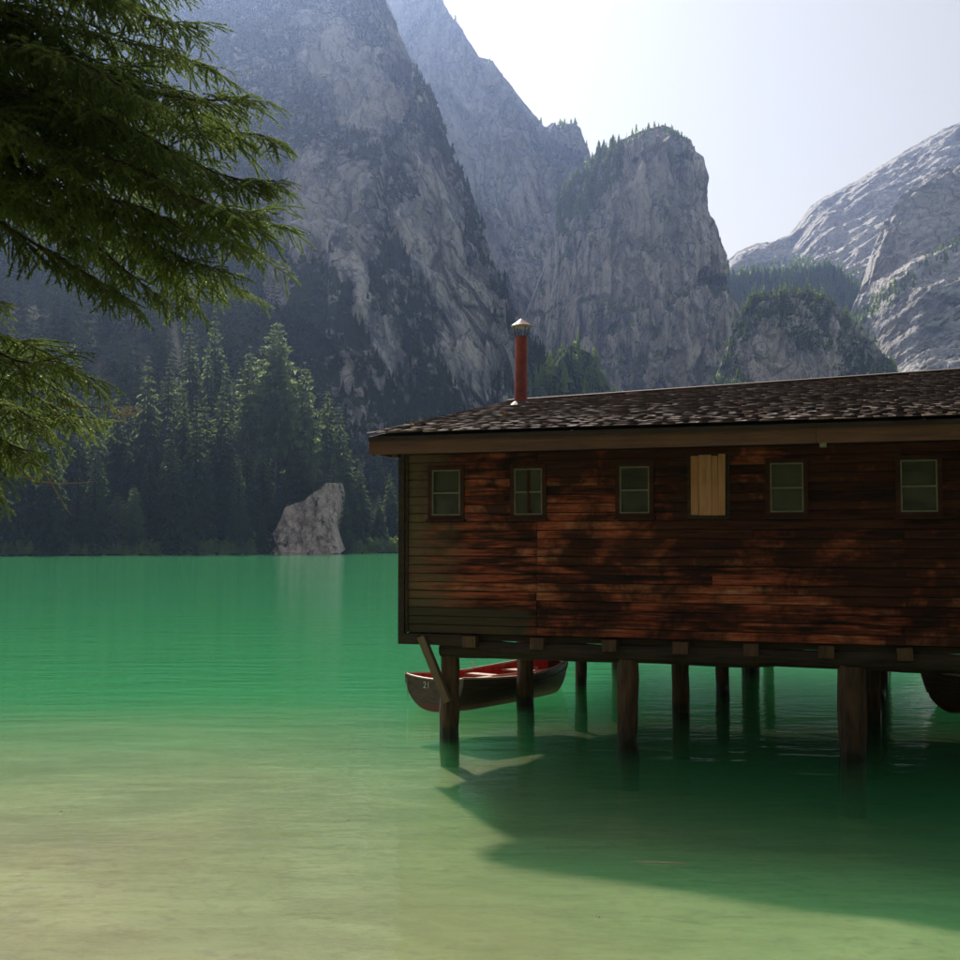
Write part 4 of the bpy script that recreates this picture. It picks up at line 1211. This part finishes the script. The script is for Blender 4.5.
# ------------------------------------------------------------------ rowing boats
def boat(name, label, loc, rz, L=4.3, beam=1.34, number=None, chain=True):
    o = add(name, None, None, loc, (0, 0, rz))
    tag(o, label, 'boat')
    ns, nc = 33, 12
    T = np.linspace(0, 1, ns)                           # 0 bow, 1 stern
    half = beam / 2 * np.where(T < 0.55, np.sin(np.clip(T / 0.55, 0, 1) * math.pi / 2) ** 0.62, 1 - 0.10 * ((T - 0.55) / 0.45) ** 2.0)
    half = np.maximum(half, 0.014)
    sheer = 0.47 + 0.20 * (1 - T / 0.6).clip(0) ** 2 + 0.11 * ((T - 0.5) / 0.5).clip(0) ** 2
    keel = -0.13 + 0.30 * (1 - T / 0.14).clip(0) ** 1.6 + 0.06 * ((T - 0.78) / 0.22).clip(0) ** 1.5
    X = T * L
    X0 = 0.10 * (1 - T / 0.12).clip(0)
    def shell(inset, floor):
        V = np.zeros((ns, 2 * nc + 1, 3))
        for i in range(ns):
            for k in range(-nc, nc + 1):
                a = abs(k) / nc
                y = (half[i] - inset) * (math.sin(a * math.pi / 2) ** 0.72)
                z = (keel[i] + inset) + (sheer[i] - keel[i] - inset) * (1 - math.cos(a * math.pi / 2)) ** 0.85
                rake = (1 - (z - keel[i]) / (sheer[i] - keel[i])) * X0[i] * 1.6
                V[i, k + nc] = (X[i] + rake, math.copysign(max(y, 0.004), k) if k else 0, max(z, floor) if floor is not None else z)
        return V
    A = shell(0, None)
    fo = grid_faces(ns, 2 * nc + 1)
    me = new_mesh('hull', A.reshape(-1, 3), fo, True, None, [M_HULL]); add('hull', me, o)
    # stern board
    ring = A[-1]
    ty = np.linspace(ring[-1, 1], ring[0, 1], 11)[1:-1]
    top = np.stack([np.full(9, ring[0, 0]), ty, sheer[-1] - 0.065 * (1 - (ty / ring[-1, 1]) ** 2) ** 0.8], 1)
    loop_ = np.concatenate([ring, top]) + np.array([0.002, 0, 0])
    m_ = len(loop_)
    mb = MB(); mb.put(np.concatenate([loop_, loop_ - np.array([0.034, 0, 0])]), [tuple(range(m_)), tuple(range(2 * m_ - 1, m_ - 1, -1))] + [(k, (k + 1) % m_, m_ + (k + 1) % m_, m_ + k) for k in range(m_)])
    add('transom', mb.mesh('transom', M_HULL, fix=True), o)
    mb = MB(); mb.tube([(q[0] - 0.012, q[1], q[2] + 0.006) for q in [loop_[2 * nc]] + list(loop_[2 * nc + 1:]) + [loop_[0]]], 0.018, 5); add('transom_rail', mb.mesh('transom_rail', M_RAIL), o)
    B = shell(0.026, 0.055)
    B = B[2:-1]
    add('lining', new_mesh('lining', B.reshape(-1, 3), grid_faces(B.shape[0], 2 * nc + 1)[:, ::-1], True, None, [M_LINING]), o)
    for s_ in (-1, 1):                                   # gunwale rails and rubbing strakes
        mb = MB(); mb.tube([(A[i, (nc + s_ * nc), 0], A[i, nc + s_ * nc, 1] - s_ * 0.012, A[i, nc + s_ * nc, 2] + 0.010) for i in range(ns)], 0.030, 6, flat=0.7)
        add('gunwale', mb.mesh('gunwale', M_RAIL), o)
        mb = MB(); j = nc + s_ * (nc - 2)
        mb.tube([tuple(A[i, j] + np.array([0, s_ * 0.006, 0])) for i in range(1, ns)], 0.014, 5)
        add('strake', mb.mesh('strake', M_HULL), o)
    def width_at(t, z):
        i = int(round(t * (ns - 1)))
        c = B[min(max(i - 2, 0), B.shape[0] - 1)]
        k = np.argmin(np.abs(c[nc:, 2] - z))
        return c[nc + k, 1]
    for t_ in (0.30, 0.55, 0.80):
        w = width_at(t_, 0.40)
        mb = MB(); mb.box((t_ * L, 0, 0.405), (0.24, 2 * w - 0.01, 0.03)); add('thwart', mb.mesh('thwart', M_RAIL), o)
    for t_ in np.arange(0.14, 0.95, 0.075):
        i = int(round(t_ * (ns - 1)))
        c = B[min(max(i - 2, 0), B.shape[0] - 1)]
        mb = MB(); mb.tube([tuple(q * np.array([1, 0.985, 1]) + np.array([0, 0, 0.006])) for q in c], 0.014, 5); add('rib', mb.mesh('rib', M_LINING), o)
    for y in (-0.30, -0.15, 0.0, 0.15, 0.30):
        mb = MB(); mb.box((0.52 * L, y, 0.085), (0.55 * L, 0.135, 0.018)); add('floorboard', mb.mesh('floorboard', M_LINING), o)
    mb = MB()                                           # breasthook closing the bow
    i1 = 5
    v = [(A[0, nc, 0] + 0.0, 0, sheer[0] + 0.012), (A[i1, -1, 0], A[i1, -1, 1] - 0.02, sheer[i1] + 0.012), (A[i1 - 2, nc, 0], 0, sheer[i1] + 0.02), (A[i1, 0, 0], A[i1, 0, 1] + 0.02, sheer[i1] + 0.012)]
    v += [(x, y, z - 0.03) for x, y, z in v]
    mb.put(v, [(0, 1, 2, 3), (7, 6, 5, 4)] + [(k, (k + 1) % 4, 4 + (k + 1) % 4, 4 + k) for k in range(4)])
    add('breasthook', mb.mesh('breasthook', M_RAIL, fix=True), o)
    mb = MB(); mb.tube([tuple(A[0, j] + np.array([-0.004, 0, 0.02 if j == 2 * nc else 0])) for j in (2 * nc, 2 * nc - 2, 2 * nc - 4, 2 * nc - 6, 2 * nc - 8)], [0.022, 0.024, 0.024, 0.022, 0.02], 6); add('stem', mb.mesh('stem', M_HULL), o)
    mb = MB()
    for k in range(11):
        z = sheer[0] - 0.08 - k * 0.045
        ring_ = [(-0.035 + 0.006 * k + (0.011 * math.cos(a) if k % 2 else 0), (0 if k % 2 else 0.011 * math.cos(a)), z + 0.028 * math.sin(a)) for a in np.linspace(0, 2 * math.pi, 9)]
        mb.tube(ring_, 0.005, 4)
    if chain: add('mooring_chain', mb.mesh('mooring_chain', M_STEEL), o)
    mb = MB()
    for k in range(9):
        z = sheer[-1] - 0.10 - k * 0.045
        mb.tube([(L + 0.02 + (0.011 * math.cos(a) if k % 2 else 0), -half[-1] + 0.06 + 0.004 * k + (0 if k % 2 else 0.011 * math.cos(a)), z + 0.028 * math.sin(a)) for a in np.linspace(0, 2 * math.pi, 9)], 0.005, 4)
    add('stern_chain', mb.mesh('stern_chain', M_STEEL), o)
    for s_ in (-1, 1):
        i = int(0.5 * (ns - 1)); q = A[i, nc + s_ * nc]
        mb = MB(); mb.tube([(q[0], q[1], q[2]), (q[0], q[1], q[2] + 0.09)], 0.012, 6); mb.tube([(q[0] - 0.04, q[1], q[2] + 0.15), (q[0] - 0.03, q[1], q[2] + 0.10), (q[0], q[1], q[2] + 0.085), (q[0] + 0.03, q[1], q[2] + 0.10), (q[0] + 0.04, q[1], q[2] + 0.15)], 0.010, 5)
        add('rowlock', mb.mesh('rowlock', M_STEEL), o)
    if number:
        cu = bpy.data.curves.new('number', 'FONT'); cu.body = number; cu.size = 0.17; cu.extrude = 0.003; cu.align_x = 'CENTER'
        tmp = bpy.data.objects.new('number_curve', cu); COL.objects.link(tmp)
        bpy.context.view_layer.update()
        me = bpy.data.meshes.new_from_object(tmp.evaluated_get(bpy.context.evaluated_depsgraph_get()))
        bpy.data.objects.remove(tmp)
        me.materials.clear(); me.materials.append(M_WHITE)
        q = (L + 0.006, -0.16, sheer[-1] - 0.20)
        tn, up, nr = Vector((0, 1, 0)), Vector((0, 0, 1)), Vector((1, 0, 0))
        M4 = Matrix((tn, up, nr)).transposed().to_4x4()
        no = add('number', me, o, tuple(Vector(q) + nr * 0.008 - up * 0.03))
        no.rotation_euler = M4.to_euler()
    return o
BOW = (1.80, 24.6); BROT = math.radians(232)
boat('rowing_boat', 'dark brown rowing boat with red inside floating behind the front posts', (BOW[0], BOW[1], 0), BROT, 4.3, 1.56, '21')
boat('rowing_boat', 'black shadowed boat hull moored deep under the boathouse at the picture edge', (8.15, 21.4, 0), math.radians(8), 4.3, 1.4, chain=False)
def oar():
    mb = MB(); mb.tube([(0, 0, 0), (1.6, 0, 0), (1.75, 0, 0)], [0.020, 0.022, 0.024], 7)
    mb2 = MB(); mb2.box((2.0, 0, 0), (0.5, 0.12, 0.014))
    return mb, mb2
m1, m2 = oar()
bo = bpy.data.objects['rowing_boat']
c, s = math.cos(BROT), math.sin(BROT)
oarp = (BOW[0] + c * 1.0 - s * 0.42, BOW[1] + s * 1.0 + c * 0.42, 0.455)
oo = add('oar', None, None, oarp, (0, math.radians(0.5), BROT - math.radians(10)))
add('shaft', m1.mesh('shaft', M_RAIL), oo); add('blade', m2.mesh('blade', M_RAIL), oo)
tag(oo, 'pale wooden oar lying across the seats of the red boat', 'oar')

# floating stick and specks
p = at(663, 858, 3.05 * FPX / (858 - 541))
st = MB(); st.tube([(-0.24, 0.03, 0.004), (-0.1, 0.0, 0.008), (0.05, -0.01, 0.006), (0.24, -0.03, 0.004)], [0.004, 0.006, 0.006, 0.003], 6)
tag(add('floating_stick', st.mesh('floating_stick', M_TWIG), None, (p[0], p[1], 0.004)), 'thin pale stick floating on the dark water', 'stick')
for j, (px, py, lab) in enumerate(((61, 808, 'tiny white fleck floating in the shallows at the left'), (348, 817, 'tiny pale fleck floating in front of the leftmost post'), (598, 910, 'tiny pale fleck floating near the bottom below the stick'))):
    Y = 3.05 * FPX / (py - 541)
    q = at(px, py, Y)
    tag(add('floating_leaf', leaf_mesh(0.018, M_WHITE), None, (q[0], Y, 0.006)), lab, 'leaf')

# ------------------------------------------------------------------ foreground spruce
def spray_mesh(name, seed, L=0.30, mat=None, dens=1.0):
    """one drooping branchlet with side twigs covered in needles; axis along +x"""
    r = np.random.RandomState(seed)
    V, F, T, MI = [], [], [], []
    n = [0]
    def needles(P0, P1, tone, end=False):
        d = P1 - P0; ln = np.linalg.norm(d); d = d / ln
        k = int(ln / 0.0008 * dens)
        a = np.cross(d, [0, 0, 1.0]); a /= np.linalg.norm(a) + 1e-9
        b = np.cross(a, d)
        for i in range(k):
            s = (i + r.rand()) / k
            th = r.uniform(-0.7, math.pi + 0.7) if r.rand() < 0.75 else r.uniform(0, 6.28)
            o = a * math.cos(th) + b * math.sin(th)
            nd = d * r.uniform(0.7, 1.2) + o * 0.72
            nd /= np.linalg.norm(nd)
            nl = r.uniform(0.012, 0.017)
            p = P0 + (P1 - P0) * s
            w = np.cross(nd, r.randn(3)); w = w / (np.linalg.norm(w) + 1e-9) * 0.0016
            V.extend([p - w, p + w, p + nd * nl]); F.append((n[0], n[0] + 1, n[0] + 2)); MI.append(0)
            T.extend([tone + 0.12 * r.randn()] * 3); n[0] += 3
    def stick(P0, P1, r0, r1):
        d = P1 - P0; d = d / np.linalg.norm(d)
        a = np.cross(d, [0.1, 0.2, 1.0]); a /= np.linalg.norm(a); b = np.cross(a, d)
        for (P, rr) in ((P0, r0), (P1, r1)):
            for q in range(3):
                V.append(P + (a * math.cos(q * 2.094) + b * math.sin(q * 2.094)) * rr)
        for q in range(3):
            F.append((n[0] + q, n[0] + (q + 1) % 3, n[0] + 3 + (q + 1) % 3)); F.append((n[0] + q, n[0] + 3 + (q + 1) % 3, n[0] + 3 + q)); MI.extend([1, 1])
        T.extend([0.3] * 6); n[0] += 6
    wob = r.randn(3) * 0.03
    def axis(s): return np.array([L * s, L * (wob[0] * math.sin(5 * s) + wob[1] * s), -0.16 * L * s * s + L * wob[2] * math.sin(4 * s)])
    K = 5
    for k in range(K):
        stick(axis(k / K), axis((k + 1) / K), 0.0024 * (1 - 0.6 * k / K), 0.0024 * (1 - 0.6 * (k + 1) / K))
        if k: needles(axis(k / K), axis((k + 1) / K), 0.25 + 0.6 * k / K)  # needles brighter towards the tip, sunlight put into their tone
    m = 3
    for k in range(m):
        s = 0.16 + 0.72 * k / m
        for sd in (-1, 1):
            if r.rand() < 0.15: continue
            tl = L * (0.58 - 0.28 * s) * r.uniform(0.6, 1.2)
            ang = math.radians(r.uniform(40, 68)) * sd
            p0 = axis(s + 0.04 * r.randn())
            dz = -r.uniform(0.1, 0.9)
            p1 = p0 + np.array([math.cos(ang), math.sin(ang), dz * 0.6]) * tl * 0.5
            p2 = p1 + np.array([math.cos(ang * 0.8), math.sin(ang * 0.8), dz * 1.1]) * tl * 0.5
            stick(p0, p1, 0.0015, 0.0012); stick(p1, p2, 0.0012, 0.0007)
            tn = 0.05 + 0.5 * r.rand()
            needles(p0 * 0.7 + p1 * 0.3, p1, tn); needles(p1, p2, tn + 0.35)  # outer half of each twig toned brighter, as if sunlit
    return new_mesh(name, np.array(V), np.array(F), False, {'tone': np.clip(T, 0, 1)}, [mat or M_NEEDLE, M_BARK], MI)
SPRAY = [spray_mesh('twig_spray', 500 + i, [0.25, 0.21, 0.28, 0.18, 0.23, 0.30, 0.17][i]) for i in range(7)]
DRY = spray_mesh('dry_spray', 600, 0.26, M_DRYNEEDLE, 0.22)

fs = add('spruce_tree', None, None, (-3.75, 4.7, 1.1))
tag(fs, 'near spruce with drooping needle branches hanging into the upper corner', 'tree')
FB = Vector((-3.75, 4.7, 1.1))
mb = MB(); mb.tube([(0, 0, -0.3), (0.02, 0, 2.0), (-0.03, 0.03, 5.0), (0.0, 0, 9.0), (0, 0.02, 14.5)], [0.24, 0.20, 0.16, 0.11, 0.015], 12); add('trunk', mb.mesh('trunk', M_BARK), fs)
fr_ = random.Random(8)
def bez(P, t):
    P = [Vector(p) for p in P]
    while len(P) > 1:
        P = [P[i].lerp(P[i + 1], t) for i in range(len(P) - 1)]
    return P[0]
from mathutils import Quaternion
SPR = []
def fbranch(ctrl, r0=0.02, step=0.075, t0=0.3, size=1.0, hang=0.35, mats=None, first_bare=False):
    """ctrl: world points; the limb is a part, its sprays are sub-parts"""
    wa, wb_, wc = fr_.uniform(0, 6), fr_.uniform(0, 6), fr_.uniform(0.015, 0.035)
    def bz(t): return bez(ctrl, t) + Vector((0, math.sin(9 * t + wb_), math.sin(11 * t + wa))) * wc
    pts = [bz(k / 14) for k in range(15)]
    mb = MB(); mb.tube([tuple(p - FB) for p in pts], [r0 * (1 - 0.9 * k / 14) + 0.0012 for k in range(15)], 6)
    br = add('branch', mb.mesh('branch', M_BARK), fs)
    length = sum((pts[i + 1] - pts[i]).length for i in range(14))
    n = max(3, int(length * (1 - t0) / step))
    for k in range(n + 1):
        t = t0 + (1 - t0) * k / n
        p = bz(t)
        d = (bz(min(1, t + 0.02)) - bz(t - 0.02)).normalized()
        tip = k == n
        sides = (0,) if tip else (-1, 1)
        for sd in sides:
            side = d.cross(Vector((0, 0, 1))).normalized()
            dirv = d if tip else (d * fr_.uniform(0.2, 1.0) + side * sd * fr_.uniform(0.1, 1.0) + Vector((0, 0, fr_.choice((fr_.uniform(-hang, 0.15), fr_.uniform(-hang, 0.15), -fr_.uniform(0.4, 1.6))) * (1.0 - 0.6 * t))))
            dirv.normalize()
            q = dirv.to_track_quat('X', 'Z')
            sc = size * fr_.uniform(0.5, 1.12) * (1.0 - 0.35 * max(0, t - 0.7) / 0.3)
            SPR.append((br, p - FB, q @ Quaternion((1, 0, 0), fr_.uniform(-0.5, 0.5)), sc, fr_.randrange(len(SPRAY)), t, p + dirv * 0.2 * sc))
    return br
def pt(px, py, Y): return tuple(at(px, py, Y))
TR = lambda z: (-3.75, 4.7, z)
LIMBS = []
_l = random.Random(21)
# tips as they hang in the photograph, with the distance of each
for tx_, ty_, Y, rise in [(205, 24, 4.4, 12), (178, -4, 4.9, 10), (232, 64, 4.9, -4), (270, 107, 4.2, 2), (255, 128, 5.0, 5), (293, 150, 4.6, 8), (289, 186, 4.35, 14), (270, 206, 4.0, 10), (290, 224, 4.8, 24), (268, 254, 4.3, 30), (236, 272, 4.2, 50), (248, 292, 4.9, 40),
                       (204, 292, 4.6, 60), (168, 300, 4.5, 70), (134, 312, 4.0, 80), (110, 262, 4.9, 60), (70, 238, 4.4, 60), (30, 226, 4.7, 50), (150, 96, 3.9, 20), (190, 150, 4.0, 20), (160, 200, 5.1, 30), (120, 120, 5.2, 20), (96, 176, 3.9, 40), (60, 110, 4.2, 30), (100, 40, 4.6, 10), (40, 40, 5.0, 10), (215, 190, 4.5, 20), (20, 150, 4.1, 40), (140, 10, 5.3, 8), (200, 236, 4.1, 40), (120, -14, 4.2, 6), (60, -6, 4.6, 6), (16, 14, 4.3, 8), (168, 44, 4.6, 8), (92, 74, 4.9, 14), (132, 66, 4.4, 14), (34, 92, 4.6, 20), (72, 150, 5.0, 24), (150, 150, 4.7, 20), (182, 112, 5.1, 14), (44, 60, 3.9, 14), (110, 150, 4.4, 26), (10, 60, 5.2, 16), (225, 160, 4.9, 14), (215, 100, 4.6, 8)]:
    tx_ -= 14 if tx_ > 180 else 0
    x1 = tx_ - _l.uniform(70, 110); y1 = ty_ - rise - _l.uniform(4, 18)
    x2 = tx_ - 210; y2 = y1 - _l.uniform(25, 60)
    LIMBS.append(([TR(4.0 + (541 - y2) / FPX * Y * 0.98 + _l.uniform(-0.2, 0.2)), pt(x2, y2, Y), pt(x1, y1, Y + _l.uniform(-0.1, 0.1)), pt(tx_, ty_, Y)], 0.36))
for ctrl, t0 in LIMBS:
    fbranch(ctrl, 0.011, 0.062, t0, 1.0, 0.45)
# lower sunlit branches
for ctrl, t0, sz in [([TR(4.6), pt(-90, 330, 4.3), pt(20, 345, 4.3), pt(98, 372, 4.3)], 0.42, 0.62),
                 ([TR(4.45), pt(-90, 350, 4.5), pt(10, 395, 4.5), pt(92, 412, 4.5)], 0.42, 0.62),
                 ([TR(4.4), pt(-90, 370, 4.2), pt(-10, 400, 4.2), pt(52, 432, 4.2)], 0.42, 0.62),
                 ([TR(4.2), pt(-90, 400, 4.6), pt(-30, 430, 4.6), pt(22, 462, 4.6)], 0.45, 0.6),
                 ([TR(4.6), pt(-90, 300, 4.7), pt(-40, 330, 4.7), pt(40, 350, 4.7)], 0.42, 0.55),
                 ([TR(4.5), pt(-90, 320, 4.1), pt(-10, 352, 4.1), pt(66, 362, 4.1)], 0.42, 0.62),
                 ([TR(4.4), pt(-90, 360, 4.7), pt(0, 378, 4.7), pt(76, 392, 4.7)], 0.42, 0.62),
                 ([TR(4.3), pt(-90, 380, 4.4), pt(-20, 420, 4.4), pt(40, 452, 4.4)], 0.42, 0.62),
                 ([TR(4.2), pt(-90, 410, 4.3), pt(-50, 450, 4.3), pt(0, 490, 4.3)], 0.42, 0.6),
                 ([TR(4.3), pt(-90, 390, 4.8), pt(-20, 400, 4.8), pt(64, 424, 4.8)], 0.42, 0.62),
                 ([TR(4.8), pt(-100, 270, 4.4), pt(-60, 285, 4.4), pt(-2, 303, 4.4)], 0.5, 0.5)]:
    fbranch(ctrl, 0.009, 0.065, t0, sz * 1.5, 0.4)
# thin bare twigs
for P in ([pt(60, 404, 4.5), pt(90, 411, 4.5), pt(112, 408, 4.5), pt(133, 405, 4.5)], [pt(10, 470, 4.6), pt(40, 487, 4.6), pt(70, 484, 4.6), pt(96, 481, 4.6)], [pt(44, 470, 4.5), pt(55, 490, 4.5), pt(66, 508, 4.5), pt(72, 516, 4.5)]):
    mb = MB(); mb.tube([tuple(bez(P, k / 8) - FB) for k in range(9)], [0.0035 - 0.0003 * k for k in range(9)], 5)
    tw = add('bare_twig', mb.mesh('bare_twig', M_TWIG), fs)
for px, py in ((104, 409), (112, 407), (108, 414)):
    o = add('dry_spray', DRY, fs, tuple(Vector(pt(px, py, 4.5)) - FB), (fr_.uniform(-0.6, 0.6), fr_.uniform(-0.3, 0.2), fr_.uniform(-0.7, 0.7)), (0.5, 0.5, 0.5))
# the crown higher up (above the picture) that shades the hanging branches
crown = []
rs = np.random.RandomState(31)
while len(crown) < 4200:
    z = rs.uniform(4.9, 13.5)
    rad = 3.1 * (1 - (z - 4.0) / 11.5)
    a = rs.uniform(0, 6.283); rr = rad * math.sqrt(rs.rand())
    p = np.array([-3.75 + rr * math.cos(a), 4.7 + rr * math.sin(a), z - 0.35 * rr])
    d = np.array([math.cos(a), math.sin(a), -0.30]) + rs.randn(3) * 0.4
    d /= np.linalg.norm(d)
    if p[1] < 1.2: continue
    q0, q1 = project(p), project(p + d * 0.62)
    if not (max(q0[1], q1[1]) < -45 or max(q0[0], q1[0]) < -45): continue
    qt = Vector(d).to_track_quat('X', 'Z') @ Quaternion((1, 0, 0), rs.uniform(-0.6, 0.6))
    crown.append((None, Vector(p) - FB, qt, rs.uniform(1.4, 2.1), rs.randint(len(SPRAY)), 0, None))
# the 300 sprays that show largest are parts of their own, the rest is one mass
def shows(r):
    x, y = project(np.array(r[6]))
    inside = -10 < x < 970 and -10 < y < 970
    return (2.0 if inside else 0.0) + r[5] + 0.6 * r[3] / r[6][1] * 4
SPR.sort(key=shows, reverse=True)
src = {}
for br, p, q, sc, k, t_, tip in SPR[:300]:
    o = add('twig_spray', SPRAY[k], br, tuple(p))
    o.rotation_mode = 'QUATERNION'; o.rotation_quaternion = q; o.scale = (sc, sc, sc)
    src.setdefault(k, o)
rest = SPR[300:] + crown
me = bpy.data.meshes.new('inner_sprays')
me.vertices.add(len(rest))
me.vertices.foreach_set('co', np.array([tuple(r[1]) for r in rest], dtype=np.float32).ravel())
ra = me.attributes.new('spin', 'FLOAT_VECTOR', 'POINT'); ra.data.foreach_set('vector', np.array([tuple(r[2].to_euler()) for r in rest], dtype=np.float32).ravel())
sa = me.attributes.new('size', 'FLOAT', 'POINT'); sa.data.foreach_set('value', np.array([r[3] for r in rest], dtype=np.float32))
ka = me.attributes.new('sort', 'INT', 'POINT'); ka.data.foreach_set('value', np.array([r[4] for r in rest], dtype=np.int32))
inner = add('inner_sprays', me, fs)
inner['kind'] = 'stuff'
ng = bpy.data.node_groups.new('spray_mass', 'GeometryNodeTree')
ng.interface.new_socket('Geometry', in_out='INPUT', socket_type='NodeSocketGeometry')
ng.interface.new_socket('Geometry', in_out='OUTPUT', socket_type='NodeSocketGeometry')
gi, go = ng.nodes.new('NodeGroupInput'), ng.nodes.new('NodeGroupOutput')
jn = ng.nodes.new('GeometryNodeJoinGeometry')
def named(n_, typ):
    nd = ng.nodes.new('GeometryNodeInputNamedAttribute'); nd.data_type = typ; nd.inputs['Name'].default_value = n_
    return [o_ for o_ in nd.outputs if o_.enabled][0]
er = ng.nodes.new('FunctionNodeEulerToRotation')
ng.links.new(named('spin', 'FLOAT_VECTOR'), er.inputs[0])
size_, sort_ = named('size', 'FLOAT'), named('sort', 'INT')
for k, o in src.items():
    oi = ng.nodes.new('GeometryNodeObjectInfo'); oi.inputs['Object'].default_value = o; oi.transform_space = 'ORIGINAL'; oi.inputs['As Instance'].default_value = True
    cmpn = ng.nodes.new('FunctionNodeCompare'); cmpn.data_type = 'INT'; cmpn.operation = 'EQUAL'
    ins_ = [i_ for i_ in cmpn.inputs if i_.enabled]
    ng.links.new(sort_, ins_[0]); ins_[1].default_value = k
    ip = ng.nodes.new('GeometryNodeInstanceOnPoints')
    ng.links.new(gi.outputs[0], ip.inputs['Points']); ng.links.new(cmpn.outputs[0], ip.inputs['Selection'])
    ng.links.new(oi.outputs['Geometry'], ip.inputs['Instance']); ng.links.new(er.outputs[0], ip.inputs['Rotation']); ng.links.new(size_, ip.inputs['Scale'])
    ng.links.new(ip.outputs[0], jn.inputs[0])
ng.links.new(jn.outputs[0], go.inputs[0])
inner.modifiers.new('spray_mass', 'NODES').node_group = ng

# ------------------------------------------------------------------ mountain air
hz = NT('mountain_air')
pv = hz.n('VolumePrincipled', {'Color': (0.44, 0.59, 1.0, 1), 'Density': 0.00019, 'Anisotropy': 0.80})
hz.link(pv.outputs[0], hz.out.inputs['Volume'])
mb = MB(); mb.box((0, 925, 345), (4200, 2190, 732))
hb = add('haze', mb.mesh('haze', hz.m, fix=True))
tag(hb, 'thin bluish mountain haze', kind='stuff')
